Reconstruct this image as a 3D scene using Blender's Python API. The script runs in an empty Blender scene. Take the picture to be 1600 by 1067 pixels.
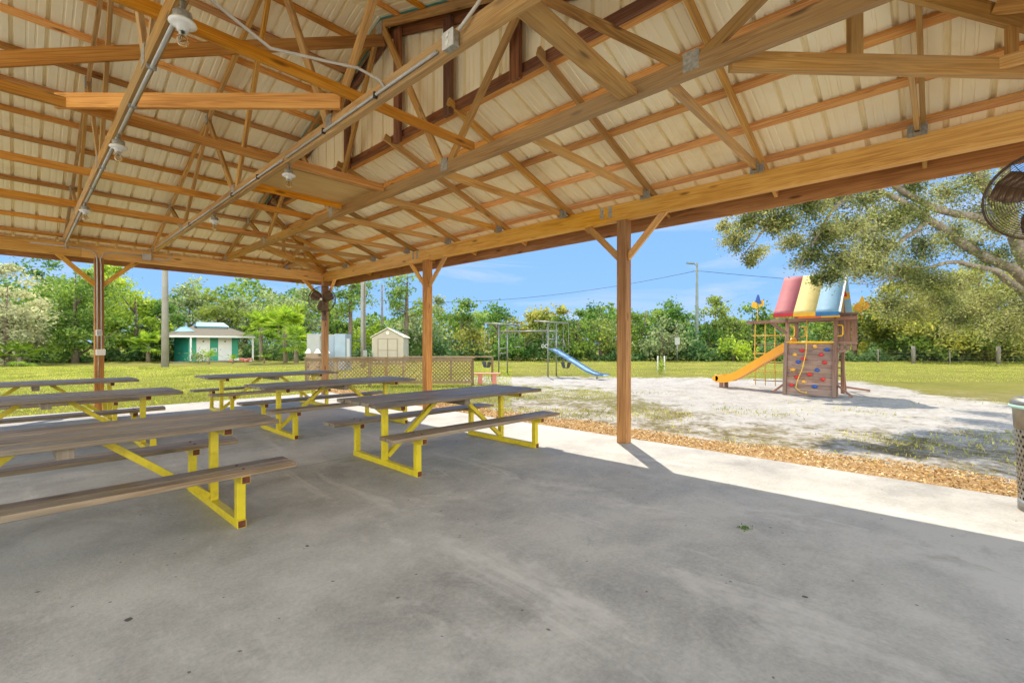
import bpy, math, random
import numpy as np
from mathutils import Vector, Matrix
R = math.radians
random.seed(7)
rng = np.random.default_rng(7)
S = bpy.context.scene
C = S.collection
SA, CA = math.sin(R(42.9)), math.cos(R(42.9))
EYE = 1.42
def W(r, d, z=0.0):
    """metres to the right / ahead of the viewpoint -> pavilion axes"""
    return Vector((SA*r + CA*d, -CA*r + SA*d, z))
def at(px, d, z=0.0):
    return W((px-800)/720*d, d, z)

# ------------------------------------------------------------------ materials
def new_mat(name):
    m = bpy.data.materials.new(name); m.use_nodes = True
    nt = m.node_tree
    b = nt.nodes['Principled BSDF']
    return m, nt, b
def N(nt, t, **kw):
    n = nt.nodes.new(t)
    for k, v in kw.items():
        if k.startswith('i_'):
            key = k[2:]
            key = int(key) if key.isdigit() else key.replace('_', ' ')
            n.inputs[key].default_value = v
        else:
            setattr(n, k, v)
    return n
def ramp(nt, stops, interp='LINEAR'):
    n = nt.nodes.new('ShaderNodeValToRGB'); n.color_ramp.interpolation = interp
    cr = n.color_ramp
    while len(cr.elements) < len(stops): cr.elements.new(0.5)
    for e, (p, c) in zip(cr.elements, stops):
        e.position = p
        e.color = (c, c, c, 1) if isinstance(c, (int, float)) else (*c, 1)
    return n
def mixc(nt, a, b, fac, mode='MIX'):
    n = nt.nodes.new('ShaderNodeMix'); n.data_type = 'RGBA'; n.blend_type = mode
    for sock, v in ((n.inputs[0], fac), (n.inputs[6], a), (n.inputs[7], b)):
        if hasattr(v, 'is_linked'): nt.links.new(v, sock)
        elif isinstance(v, (int, float)) and sock == n.inputs[0]: sock.default_value = v
        else: sock.default_value = (*v, 1) if len(v) == 3 else v
    return n.outputs[2]
def math_n(nt, op, a, b=0.0, clamp=False):
    n = nt.nodes.new('ShaderNodeMath'); n.operation = op; n.use_clamp = clamp
    for i, v in enumerate((a, b)):
        if hasattr(v, 'is_linked'): nt.links.new(v, n.inputs[i])
        else: n.inputs[i].default_value = v
    return n.outputs[0]
def noise(nt, vec, scale, detail=4, rough=0.55, dist=0.0):
    n = N(nt, 'ShaderNodeTexNoise', i_Scale=scale, i_Detail=detail, i_Roughness=rough, i_Distortion=dist)
    if vec is not None: nt.links.new(vec, n.inputs['Vector'])
    return n.outputs['Fac']
def mapping(nt, vec, scale=(1, 1, 1), rot=(0, 0, 0), loc=(0, 0, 0)):
    n = nt.nodes.new('ShaderNodeMapping')
    n.inputs['Scale'].default_value = scale; n.inputs['Rotation'].default_value = rot; n.inputs['Location'].default_value = loc
    nt.links.new(vec, n.inputs['Vector']); return n.outputs['Vector']
def bump(nt, b, h, strength=0.3, dist=0.01):
    n = N(nt, 'ShaderNodeBump', i_Strength=strength, i_Distance=dist)
    nt.links.new(h, n.inputs['Height']); nt.links.new(n.outputs[0], b.inputs['Normal'])
def pos(nt): return nt.nodes.new('ShaderNodeNewGeometry').outputs['Position']
def objc(nt): return nt.nodes.new('ShaderNodeTexCoord').outputs['Object']

def wood(name, dark, mid, light, rough=0.6, grey=None, knots=True, contrast=1.0, spec=0.35):
    m, nt, b = new_mat(name)
    uv = nt.nodes.new('ShaderNodeUVMap').outputs[0]
    fine = noise(nt, mapping(nt, uv, (1.6, 70, 1)), 1.0, 6, 0.65, 0.3)
    rings = noise(nt, mapping(nt, uv, (0.55, 14, 1)), 1.0, 3, 0.5, 1.2)
    w = N(nt, 'ShaderNodeMath', operation='SINE')
    nt.links.new(math_n(nt, 'MULTIPLY', rings, 34.0), w.inputs[0])
    wv = math_n(nt, 'MULTIPLY_ADD', w.outputs[0], 0.10)
    nt.nodes[-1].inputs[2].default_value = 0.0
    blotch = noise(nt, mapping(nt, uv, (0.9, 3.0, 1)), 1.0, 3, 0.6)
    t = math_n(nt, 'ADD', math_n(nt, 'MULTIPLY', fine, 0.55), math_n(nt, 'MULTIPLY', blotch, 0.55))
    t = math_n(nt, 'ADD', t, wv)
    c = 0.17*contrast
    rp = ramp(nt, [(0.55-1.5*c, dark), (0.55, mid), (0.55+1.4*c, light)])
    nt.links.new(t, rp.inputs[0])
    col = rp.outputs[0]
    if knots:
        v = N(nt, 'ShaderNodeTexVoronoi', i_Scale=1.0); v.inputs['Randomness'].default_value = 1.0
        nt.links.new(mapping(nt, uv, (1.7, 6.5, 1)), v.inputs['Vector'])
        kr = ramp(nt, [(0.07, 1.0), (0.16, 0.0)]); nt.links.new(v.outputs['Distance'], kr.inputs[0])
        col = mixc(nt, col, tuple(x*0.35 for x in dark), math_n(nt, 'MULTIPLY', kr.outputs[0], 0.75))
    if grey:
        g = noise(nt, mapping(nt, uv, (0.5, 1.5, 1), loc=(5, 9, 0)), 1.0, 4, 0.6)
        gr = ramp(nt, [(0.42, 0.0), (0.62, 1.0)]); nt.links.new(g, gr.inputs[0])
        col = mixc(nt, col, grey, math_n(nt, 'MULTIPLY', gr.outputs[0], 0.6))
    tone = noise(nt, mapping(nt, uv, (.11, .13, 1), loc=(2, 3, 0)), 1.0, 1, 0.5)
    tr_ = N(nt, 'ShaderNodeMapRange', i_1=0.3, i_2=0.7, i_3=0.68, i_4=1.22); nt.links.new(tone, tr_.inputs[0])
    hs0 = nt.nodes.new('ShaderNodeHueSaturation'); nt.links.new(tr_.outputs[0], hs0.inputs['Value']); nt.links.new(col, hs0.inputs['Color']); col = hs0.outputs[0]
    sr0 = N(nt, 'ShaderNodeMapRange', i_1=0.3, i_2=0.7, i_3=1.08, i_4=0.88); nt.links.new(noise(nt, mapping(nt, uv, (.1, .12, 1), loc=(22, 13, 0)), 1.0, 1, 0.5), sr0.inputs[0]); nt.links.new(sr0.outputs[0], hs0.inputs['Saturation'])
    oi = nt.nodes.new('ShaderNodeObjectInfo')
    hsv = nt.nodes.new('ShaderNodeHueSaturation')
    mr = N(nt, 'ShaderNodeMapRange', i_3=0.78, i_4=1.16); nt.links.new(oi.outputs['Random'], mr.inputs[0])
    nt.links.new(mr.outputs[0], hsv.inputs['Value']); nt.links.new(col, hsv.inputs['Color'])
    nt.links.new(hsv.outputs[0], b.inputs['Base Color'])
    b.inputs['Roughness'].default_value = rough; b.inputs['Specular IOR Level'].default_value = spec
    bump(nt, b, fine, 0.25, 0.004)
    return m

def plain(name, col, rough=0.5, metal=0.0, var=0.12, scale=6.0, spec=0.5, dirt=None, bumpy=0.0):
    m, nt, b = new_mat(name)
    o = objc(nt)
    f = noise(nt, o, scale, 5, 0.6)
    rp = ramp(nt, [(0.3, tuple(x*(1-var) for x in col)), (0.7, tuple(min(1, x*(1+var)) for x in col))])
    nt.links.new(f, rp.inputs[0]); c = rp.outputs[0]
    if dirt:
        d = noise(nt, mapping(nt, o, loc=(3, 7, 1)), scale*0.6, 6, 0.7)
        dr = ramp(nt, [(0.52, 0.0), (0.72, 1.0)]); nt.links.new(d, dr.inputs[0])
        c = mixc(nt, c, dirt, math_n(nt, 'MULTIPLY', dr.outputs[0], 0.7))
    nt.links.new(c, b.inputs['Base Color'])
    b.inputs['Roughness'].default_value = rough; b.inputs['Metallic'].default_value = metal
    b.inputs['Specular IOR Level'].default_value = spec
    if bumpy: bump(nt, b, noise(nt, o, scale*8, 4, 0.6), bumpy, 0.01)
    return m

def leaf_mat(name, cols, trans=0.35, nscale=0.45, rough=0.6):
    m, nt, b = new_mat(name)
    g = nt.nodes.new('ShaderNodeNewGeometry')
    o = objc(nt)
    n1 = noise(nt, o, nscale, 3, 0.6)
    t = math_n(nt, 'ADD', math_n(nt, 'MULTIPLY', g.outputs['Random Per Island'], 0.36), math_n(nt, 'SUBTRACT', math_n(nt, 'MULTIPLY', n1, 1.7), 0.3))
    k = len(cols)
    rp = ramp(nt, [(0.35 + 0.6*i/(k-1), (min(.8, c[0]*1.68), min(.8, c[1]*1.88), min(.8, c[2]*1.45))) for i, c in enumerate(cols)])
    nt.links.new(t, rp.inputs[0])
    nt.links.new(rp.outputs[0], b.inputs['Base Color'])
    b.inputs['Roughness'].default_value = rough; b.inputs['Specular IOR Level'].default_value = 0.3
    tr = nt.nodes.new('ShaderNodeBsdfTranslucent')
    hs = nt.nodes.new('ShaderNodeHueSaturation'); hs.inputs['Saturation'].default_value = 1.1; hs.inputs['Value'].default_value = 1.3
    nt.links.new(rp.outputs[0], hs.inputs['Color']); nt.links.new(hs.outputs[0], tr.inputs['Color'])
    mx = nt.nodes.new('ShaderNodeMixShader'); mx.inputs[0].default_value = trans
    nt.links.new(b.outputs[0], mx.inputs[1]); nt.links.new(tr.outputs[0], mx.inputs[2])
    nt.links.new(mx.outputs[0], nt.nodes['Material Output'].inputs['Surface'])
    return m

M = {}
M['purlin'] = wood('purlin_wood', (.34, .11, .012), (.70, .30, .045), (.88, .48, .11), contrast=1.35)
M['truss'] = wood('truss_wood', (.17, .065, .012), (.52, .265, .052), (.74, .44, .12), contrast=1.35, grey=(.42, .27, .11))
M['beam'] = wood('beam_wood', (.40, .15, .015), (.84, .43, .07), (.93, .61, .17), contrast=1.4)
M['post'] = wood('post_wood', (.16, .055, .014), (.42, .19, .05), (.64, .34, .105), contrast=1.4)
M['dark'] = wood('shaded_gable_wood', (.09, .03, .015), (.20, .075, .03), (.38, .16, .06))  # darker brown carries the shade inside the gablet
M['ply'] = wood('plywood', (.72, .38, .09), (.88, .54, .16), (.92, .64, .24), knots=False)
M['table'] = wood('weathered_wood', (.025, .013, .006), (.165, .112, .065), (.40, .32, .23), rough=0.42, grey=(.28, .245, .20), contrast=1.6, spec=0.35)
M['lattice'] = wood('lattice_wood', (.15, .085, .035), (.31, .20, .095), (.46, .32, .16), grey=(.30, .235, .15))
M['play'] = wood('playset_wood', (.13, .055, .035), (.27, .125, .08), (.38, .20, .13), grey=(.3, .22, .18))
M['playgrey'] = wood('climbing_boards', (.09, .045, .033), (.23, .135, .10), (.36, .24, .19), grey=(.30, .22, .19))

def sheet_mat():
    m, nt, b = new_mat('cream_roof_sheet')
    p = pos(nt)
    a = noise(nt, mapping(nt, p, (1.0, 1.0, 1.0)), 0.8, 5, 0.6)
    s = noise(nt, mapping(nt, p, (7, 7, 0.6)), 1.0, 4, 0.6)
    t = math_n(nt, 'ADD', math_n(nt, 'MULTIPLY', a, 0.8), math_n(nt, 'MULTIPLY', s, 0.2))
    rp = ramp(nt, [(0.26, (.74, .58, .30)), (0.42, (.92, .80, .50)), (0.72, (.95, .88, .63))])
    nt.links.new(t, rp.inputs[0]); nt.links.new(rp.outputs[0], b.inputs['Base Color'])
    b.inputs['Roughness'].default_value = 0.42
    return m
M['sheet'] = sheet_mat()
M['teal'] = plain('teal_light_leak', (.12, .42, .36), 0.4)  # colour of leaking daylight, for the strip along the rake
M['galv'] = plain('galvanised_steel', (.36, .34, .28), 0.6, 0.4, 0.3, 35)
M['conduit'] = plain('grey_conduit', (.52, .50, .45), 0.5, 0.3, 0.1, 10)
M['greybox'] = plain('pale_plastic', (.66, .64, .58), 0.5)
M['porcelain'] = plain('porcelain', (.78, .76, .68), 0.3)
M['cable'] = plain('pale_cable', (.6, .55, .46), 0.6)
M['yellow'] = plain('yellow_paint', (.62, .50, .012), 0.42, 0, 0.10, 11, dirt=(.36, .24, .02))
M['rust'] = plain('rusty_steel', (.13, .035, .02), 0.8, 0.2, 0.4, 30)
M['brownmetal'] = plain('dark_bronze_metal', (.09, .055, .035), 0.45, 0.5)
M['blade'] = plain('bronze_blade', (.20, .13, .08), 0.35, 0.4)
M['steel'] = plain('dull_steel', (.33, .32, .285), 0.38, 0.75, 0.25, 8)
M['bag'] = plain('black_liner', (.02, .02, .022), 0.35)
M['bagteal'] = plain('folded_liner_edge', (.45, .75, .70), 0.35)
M['slide'] = plain('orange_plastic', (.86, .36, .012), 0.35, 0, 0.06, 2)
M['pyellow'] = plain('yellow_plastic', (.85, .48, .02), 0.4)
M['red'] = plain('red_plastic', (.62, .03, .035), 0.4)
M['blue'] = plain('blue_plastic', (.02, .10, .42), 0.4)
M['ochre'] = plain('ochre_plastic', (.72, .40, .07), 0.5)
M['rope'] = plain('yellow_rope', (.70, .45, .08), 0.8, 0, 0.2, 60)
M['c_red'] = plain('faded_red_canvas', (.46, .13, .15), 0.75, 0, 0.08, 3, dirt=(.42, .14, .16))
M['c_yellow'] = plain('faded_yellow_canvas', (.70, .55, .20), 0.75, 0, 0.08, 3, dirt=(.6, .46, .18))
M['c_blue'] = plain('faded_blue_canvas', (.24, .42, .58), 0.75, 0, 0.08, 3)
M['c_white'] = plain('white_hem', (.8, .8, .78), 0.7)
M['v_red'] = plain('red_valance', (.55, .02, .03), 0.6)
M['v_yellow'] = plain('yellow_valance', (.80, .42, .02), 0.6)
M['v_blue'] = plain('blue_valance', (.02, .16, .40), 0.6)
M['v_orange'] = plain('orange_valance', (.75, .15, .02), 0.6)
M['pipe'] = plain('weathered_pipe', (.27, .275, .27), 0.45, 0.6, 0.2, 5)
M['blueslide'] = plain('blue_painted_steel', (.38, .58, .72), 0.3, 0.3, 0.2, 3)
M['blueedge'] = plain('dark_blue_rail', (.08, .17, .34), 0.4)
M['swing'] = plain('black_rubber', (.06, .06, .06), 0.6)
M['pole'] = plain('concrete_pole', (.30, .285, .25), 0.85, 0, 0.15, 1.5)
M['woodpole'] = plain('grey_timber_pole', (.21, .19, .155), 0.9, 0, 0.2, 3)
M['greenpole'] = plain('grey_green_pole', (.20, .24, .22), 0.8, 0, 0.2, 3)
M['wire'] = plain('black_cable', (.04, .04, .045), 0.6)
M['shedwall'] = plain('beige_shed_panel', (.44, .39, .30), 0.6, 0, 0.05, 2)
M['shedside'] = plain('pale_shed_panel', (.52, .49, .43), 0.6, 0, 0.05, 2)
M['shedroof'] = plain('cream_shed_roof', (.74, .70, .60), 0.6)
M['sheddark'] = plain('brown_shed_trim', (.30, .22, .15), 0.6)
M['tealwall'] = plain('teal_painted_block', (.015, .27, .22), 0.7, 0, 0.12, 1.2)
M['greenwall'] = plain('green_painted_block', (.05, .33, .22), 0.7, 0, 0.1, 1.2)
M['white'] = plain('white_paint', (.78, .78, .76), 0.5, 0, 0.04, 2)
M['shingle'] = plain('tan_shingle', (.17, .15, .11), 0.9, 0, 0.2, 8)
M['cupola'] = plain('blue_grey_metal', (.20, .38, .46), 0.45, 0.2)
M['cab'] = plain('grey_cabinet_paint', (.36, .37, .35), 0.5, 0.1, 0.08, 2)
M['cabblue'] = plain('blue_grey_cabinet_paint', (.30, .38, .45), 0.5, 0.1, 0.08, 2)
M['black'] = plain('black_gap', (.03, .03, .03), 0.6)
M['coral'] = plain('coral_paint', (.72, .27, .20), 0.6, 0, 0.1, 4)
M['bark'] = plain('brown_bark', (.16, .12, .09), 0.95, 0, 0.35, 6, bumpy=0.6)
M['oakbark'] = plain('lichened_oak_bark', (.21, .17, .125), 0.95, 0, 0.45, 7, dirt=(.36, .34, .29), bumpy=0.8)
M['palmbark'] = plain('palm_trunk', (.24, .19, .14), 0.95, 0, 0.3, 8)
M['moss'] = plain('grey_moss', (.33, .34, .26), 0.95)
M['chip'] = None
G = 1.0
M['l_deep'] = leaf_mat('deep_green_leaves', [(.018, .042, .012), (.05, .10, .026), (.12, .18, .045)])
M['l_mid'] = leaf_mat('mid_green_leaves', [(.028, .055, .015), (.085, .13, .032), (.19, .23, .06)])
M['l_bright'] = leaf_mat('bright_green_leaves', [(.045, .08, .015), (.15, .20, .03), (.31, .33, .06)])
M['l_olive'] = leaf_mat('olive_leaves', [(.045, .06, .02), (.11, .135, .04), (.22, .23, .06)])
M['l_grey'] = leaf_mat('grey_green_leaves', [(.06, .075, .045), (.15, .17, .10), (.27, .28, .17)])
M['l_silver'] = leaf_mat('silver_leaves', [(.09, .09, .055), (.23, .21, .15), (.38, .34, .26)])
M['l_gold'] = leaf_mat('golden_leaves', [(.045, .055, .016), (.15, .142, .036), (.30, .26, .075)])
M['l_oak'] = leaf_mat('oak_leaves', [(.018, .028, .010), (.062, .074, .022), (.14, .135, .05), (.30, .265, .14)], nscale=1.2)
M['l_palm'] = leaf_mat('palm_fronds', [(.05, .09, .02), (.14, .20, .03), (.28, .32, .06)], 0.35, 1.0)
M['l_cover'] = leaf_mat('undergrowth_leaves', [(.022, .05, .025), (.06, .11, .05), (.14, .18, .07)])

# ------------------------------------------------------------------ mesh builder
class MB:
    def __init__(s): s.v = []; s.f = []; s.uv = []; s.mi = []; s.sm = []
    def face(s, idx, uvs, mi=0, smooth=False):
        s.f.append(tuple(idx)); s.uv.extend(uvs); s.mi.append(mi); s.sm.append(smooth)
    def obox(s, c, ax, ay, az, mi=0):
        """box from centre and three half-vectors; grain along the longest"""
        c = Vector(c); hs = [Vector(ax), Vector(ay), Vector(az)]
        L = [h.length for h in hs]; order = sorted(range(3), key=lambda i: -L[i])
        hs = [hs[i] for i in order]; L = [L[i] for i in order]
        if hs[0].cross(hs[1]).dot(hs[2]) < 0: hs[2] = -hs[2]
        n = len(s.v)
        for sx in (-1, 1):
            for sy in (-1, 1):
                for sz in (-1, 1):
                    s.v.append(tuple(c + hs[0]*sx + hs[1]*sy + hs[2]*sz))
        uo, vo = random.uniform(0, 60), random.uniform(0, 60)
        l, w, h = L[0]*2, L[1]*2, L[2]*2
        def q(a, b, cc, d, u0, u1, v0, v1):
            s.face((n+a, n+b, n+cc, n+d), ((uo+u0, vo+v0), (uo+u1, vo+v0), (uo+u1, vo+v1), (uo+u0, vo+v1)), mi)
        q(0, 4, 5, 1, 0, l, 0, h); q(3, 7, 6, 2, 0, l, h+w, 2*h+w)
        q(1, 5, 7, 3, 0, l, h, h+w); q(2, 6, 4, 0, 0, l, 2*h+w, 2*h+2*w)
        q(0, 1, 3, 2, 0, .02, 0, w); q(4, 6, 7, 5, 0, .02, 0, w)
    def box(s, c, size, mi=0, rz=0):
        cz, sz = math.cos(rz), math.sin(rz)
        s.obox(c, (cz*size[0]/2, sz*size[0]/2, 0), (-sz*size[1]/2, cz*size[1]/2, 0), (0, 0, size[2]/2), mi)
    def beam(s, p0, p1, w, h, side=(1, 0, 0), mi=0):
        """timber p0->p1, w along 'side', h across"""
        p0, p1 = Vector(p0), Vector(p1); a = p1-p0; sd = Vector(side)
        an = a.normalized(); sd = (sd - an*sd.dot(an)).normalized(); up = an.cross(sd)
        s.obox((p0+p1)/2, a/2, sd*w/2, up*h/2, mi)
    def tube(s, pts, r, n=8, mi=0, closed=False, smooth=True, cap=True):
        pts = [Vector(p) for p in pts]; k = len(pts)
        rs = r if isinstance(r, (list, tuple)) else [r]*k
        tans = []
        for i in range(k):
            a = pts[(i-1) % k] if (closed or i > 0) else pts[i]
            b = pts[(i+1) % k] if (closed or i < k-1) else pts[i]
            t = b-a; tans.append(t.normalized() if t.length > 1e-9 else Vector((0, 0, 1)))
        x = tans[0].orthogonal().normalized(); base = len(s.v); vs = 0; acc = []
        uo = random.uniform(0, 40)
        for i in range(k):
            t = tans[i]; x = (x - t*x.dot(t)).normalized(); y = t.cross(x)
            if i: vs += (pts[i]-pts[i-1]).length
            acc.append(vs)
            for j in range(n):
                an = 2*math.pi*j/n
                s.v.append(tuple(pts[i] + (x*math.cos(an)+y*math.sin(an))*rs[i]))
        for i in range(k if closed else k-1):
            i2 = (i+1) % k
            for j in range(n):
                j2 = (j+1) % n
                s.face((base+i*n+j, base+i*n+j2, base+i2*n+j2, base+i2*n+j),
                       ((uo+acc[i], j/n), (uo+acc[i], (j+1)/n), (uo+acc[i2], (j+1)/n), (uo+acc[i2], j/n)), mi, smooth)
        if cap and not closed:
            s.face([base+j for j in range(n)][::-1], [(0, 0)]*n, mi)
            s.face([base+(k-1)*n+j for j in range(n)], [(0, 0)]*n, mi)
    def lathe(s, c, prof, n=24, mi=0, smooth=True):
        c = Vector(c); base = len(s.v); k = len(prof)
        for (r, z) in prof:
            for j in range(n):
                a = 2*math.pi*j/n; s.v.append((c.x+r*math.cos(a), c.y+r*math.sin(a), c.z+z))
        for i in range(k-1):
            for j in range(n):
                j2 = (j+1) % n
                s.face((base+i*n+j, base+i*n+j2, base+(i+1)*n+j2, base+(i+1)*n+j), [(j/n, i/k)]*4, mi, smooth)
    def ball(s, c, r, n=10, m=6, mi=0, sc=(1, 1, 1)):
        prof = [(max(1e-4, math.sin(math.pi*i/m))*r*sc[0], -math.cos(math.pi*i/m)*r*sc[2]) for i in range(m+1)]
        s.lathe(c, prof, n, mi)
    def poly(s, pts, mi=0):
        n = len(s.v); s.v.extend([tuple(p) for p in pts]); pts = [Vector(p) for p in pts]
        s.face(range(n, n+len(pts)), [(p.x+p.y*.3, p.z+p.y*.7) for p in pts], mi)
    def prism(s, pts, off, mi=0):
        """extrude a planar polygon by a vector"""
        off = Vector(off); k = len(pts); n = len(s.v); P = [Vector(p) for p in pts]
        s.v.extend([tuple(p) for p in P]); s.v.extend([tuple(p+off) for p in P])
        s.face(list(range(n, n+k))[::-1], [(p.x, p.z) for p in P], mi)
        s.face(range(n+k, n+2*k), [(p.x, p.z) for p in P], mi)
        for i in range(k):
            j = (i+1) % k; l = (P[j]-P[i]).length
            s.face((n+i, n+j, n+k+j, n+k+i), ((0, 0), (l, 0), (l, off.length), (0, off.length)), mi)
    def build(s, name, mat, parent=None, bevel=0.0, loc=None, fixn=False):
        me = bpy.data.meshes.new(name); me.from_pydata(s.v, [], s.f)
        uv = me.uv_layers.new(name='UVMap')
        uv.data.foreach_set('uv', np.array(s.uv, dtype=np.float32).ravel())
        mats = mat if isinstance(mat, (list, tuple)) else [mat]
        for m in mats: me.materials.append(m)
        me.polygons.foreach_set('material_index', s.mi); me.polygons.foreach_set('use_smooth', s.sm)
        me.update()
        o = bpy.data.objects.new(name, me); C.objects.link(o)
        if parent: o.parent = parent
        if loc is not None: o.location = loc
        if bevel:
            b = o.modifiers.new('edge', 'BEVEL'); b.width = bevel; b.segments = 2; b.limit_method = 'ANGLE'
        return o

def tag(o, label, cat, group=None):
    o['label'] = label; o['category'] = cat
    if group: o['group'] = group
    return o
def thing(name, label, cat, loc=(0, 0, 0), rz=0, group=None):
    o = bpy.data.objects.new(name, None); C.objects.link(o); o.empty_display_size = 0.2
    o.location = loc; o.rotation_euler = (0, 0, rz)
    return tag(o, label, cat, group)
def kids(o): return [x for x in bpy.data.objects if x.parent == o]
def dup(root, loc, rz, label, group=None):
    c = root.copy(); C.objects.link(c); c.location = loc; c.rotation_euler = (0, 0, rz); tag(c, label, root['category'], group)
    for a in kids(root):
        b = a.copy(); C.objects.link(b); b.parent = c
        for g in kids(a):
            h = g.copy(); C.objects.link(h); h.parent = b
    return c
def structure(o): o['kind'] = 'structure'; return o
def stuff(o, label=None, cat=None):
    o['kind'] = 'stuff'
    if label: o['label'] = label; o['category'] = cat
    return o

def quads_mesh(name, V, k, mat, parent=None, smooth=False):
    """V: (n*k,3) numpy, consecutive k verts form one face"""
    n = len(V)//k; me = bpy.data.meshes.new(name)
    me.vertices.add(n*k); me.vertices.foreach_set('co', V.astype(np.float32).ravel())
    me.loops.add(n*k); me.loops.foreach_set('vertex_index', np.arange(n*k, dtype=np.int32))
    me.polygons.add(n); me.polygons.foreach_set('loop_start', np.arange(0, n*k, k, dtype=np.int32))
    me.materials.append(mat); me.update(calc_edges=True)
    o = bpy.data.objects.new(name, me); C.objects.link(o)
    if parent: o.parent = parent
    return o
def unit(a): return a/np.linalg.norm(a, axis=1, keepdims=True)
def leaf_quads(P, size, aspect=0.5, droop=0.0, up=0.35):
    n = len(P); a = rng.normal(size=(n, 3)); a[:, 2] = a[:, 2]*0.7 - droop; a = unit(a)
    nn = rng.normal(size=(n, 3)); nn[:, 2] += up; b = unit(np.cross(nn, a))
    s = size*rng.uniform(0.6, 1.35, (n, 1)); c = np.cross(a, b)*0.12*s
    V = np.stack([P-a*s, P+b*s*aspect+c, P+a*s, P-b*s*aspect+c], 1)
    return V.reshape(-1, 3)
def crown_pts(n, cz, rx, ry, rz, nclump, cl, lump=0.35):
    """leaf positions of an uneven crown: clumps over a lumpy ellipsoid"""
    d = unit(rng.normal(size=(nclump, 3)))
    rad = rng.uniform(0.35, 1.0, (nclump, 1))**0.55*(1 + rng.normal(0, lump*0.4, (nclump, 1)))
    cc = d*rad*np.array([rx, ry, rz]) + np.array([0, 0, cz])
    w = rng.uniform(0.5, 1.6, nclump); idx = rng.choice(nclump, n, p=w/w.sum())
    sc = (cl*rng.uniform(0.6, 1.4, nclump))[idx][:, None]
    return cc[idx] + rng.normal(size=(n, 3))*sc*np.array([1, 1, 0.62])

# ------------------------------------------------------------------ render, camera, light
cam = bpy.data.cameras.new('camera'); co = bpy.data.objects.new('camera', cam); C.objects.link(co)
cam.sensor_width = 36; cam.lens = 16.2; cam.clip_end = 3000; cam.clip_start = 0.02
cam.shift_y = 0.0028
co.location = (0, 0, EYE)
co.rotation_euler = (R(90), 0, math.atan2(SA, CA) - R(90))
S.camera = co
S.render.engine = 'CYCLES'
cy = S.cycles
cy.max_bounces = 10; cy.diffuse_bounces = 7; cy.glossy_bounces = 3; cy.transmission_bounces = 6; cy.transparent_max_bounces = 8
cy.use_denoising = True; cy.caustics_reflective = False; cy.caustics_refractive = False
try: cy.denoiser = 'OPENIMAGEDENOISE'
except Exception: pass
S.view_settings.view_transform = 'Standard'; S.view_settings.look = 'None'; S.view_settings.gamma = 1
S.view_settings.exposure = 1.72
S.view_settings.use_white_balance = True; S.view_settings.white_balance_temperature = 6500; S.view_settings.white_balance_tint = 9

ELEV = R(52)
sd = W(-0.04, 1.0, 0).normalized()
sunv = Vector((sd.x*math.cos(ELEV), sd.y*math.cos(ELEV), math.sin(ELEV)))
sl = bpy.data.lights.new('sun', 'SUN'); so = bpy.data.objects.new('sun', sl); C.objects.link(so)
sl.energy = 2.0; sl.angle = R(0.5); sl.color = (1.0, 0.88, 0.70)
so.rotation_euler = sunv.to_track_quat('Z', 'Y').to_euler(); so.location = (10, 10, 40)
wd = bpy.data.worlds.new('World'); S.world = wd; wd.use_nodes = True
nt = wd.node_tree; bg = nt.nodes['Background']
sky = nt.nodes.new('ShaderNodeTexSky'); sky.sky_type = 'NISHITA'; sky.sun_disc = False
sky.sun_elevation = ELEV; sky.sun_rotation = math.atan2(sunv.x, sunv.y)
sky.air_density = 3.0; sky.dust_density = 1.0; sky.ozone_density = 2.0
tc = nt.nodes.new('ShaderNodeTexCoord').outputs['Generated']
cl = noise(nt, mapping(nt, tc, (2.2, 2.2, 11), loc=(0.3, 1.7, 0.2)), 1.3, 6, 0.55, 0.6)
cr = ramp(nt, [(0.53, 0.0), (0.78, 1.0)]); nt.links.new(cl, cr.inputs[0])
# blue sky ahead and overhead; the bright haze behind is added fill light
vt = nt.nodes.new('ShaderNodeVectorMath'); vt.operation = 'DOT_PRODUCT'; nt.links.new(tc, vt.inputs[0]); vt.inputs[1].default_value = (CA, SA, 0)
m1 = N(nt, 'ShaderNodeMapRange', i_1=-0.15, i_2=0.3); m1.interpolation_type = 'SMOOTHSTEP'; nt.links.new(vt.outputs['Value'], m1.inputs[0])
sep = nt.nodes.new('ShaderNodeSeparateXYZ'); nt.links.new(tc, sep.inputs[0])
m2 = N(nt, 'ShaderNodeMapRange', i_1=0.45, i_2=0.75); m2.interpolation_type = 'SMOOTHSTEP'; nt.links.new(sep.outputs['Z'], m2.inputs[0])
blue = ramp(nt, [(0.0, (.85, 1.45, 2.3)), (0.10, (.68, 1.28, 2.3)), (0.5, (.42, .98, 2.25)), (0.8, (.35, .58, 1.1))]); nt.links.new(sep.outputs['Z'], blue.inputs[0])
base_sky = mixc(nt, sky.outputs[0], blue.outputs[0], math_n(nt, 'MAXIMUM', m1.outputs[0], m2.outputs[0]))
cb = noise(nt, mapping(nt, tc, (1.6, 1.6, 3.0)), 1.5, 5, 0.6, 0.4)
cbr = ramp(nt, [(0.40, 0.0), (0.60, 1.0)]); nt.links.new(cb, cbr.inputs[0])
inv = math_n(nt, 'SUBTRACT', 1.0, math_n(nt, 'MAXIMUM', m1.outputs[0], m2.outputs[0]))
base_sky = mixc(nt, base_sky, (10.5, 10.5, 10.3), math_n(nt, 'MULTIPLY', inv, cbr.outputs[0]))  # cloud bank behind the viewpoint, added to brighten the shade under the roof
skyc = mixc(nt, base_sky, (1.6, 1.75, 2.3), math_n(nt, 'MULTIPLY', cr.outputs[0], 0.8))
nt.links.new(skyc, bg.inputs['Color']); bg.inputs['Strength'].default_value = 0.15

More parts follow.
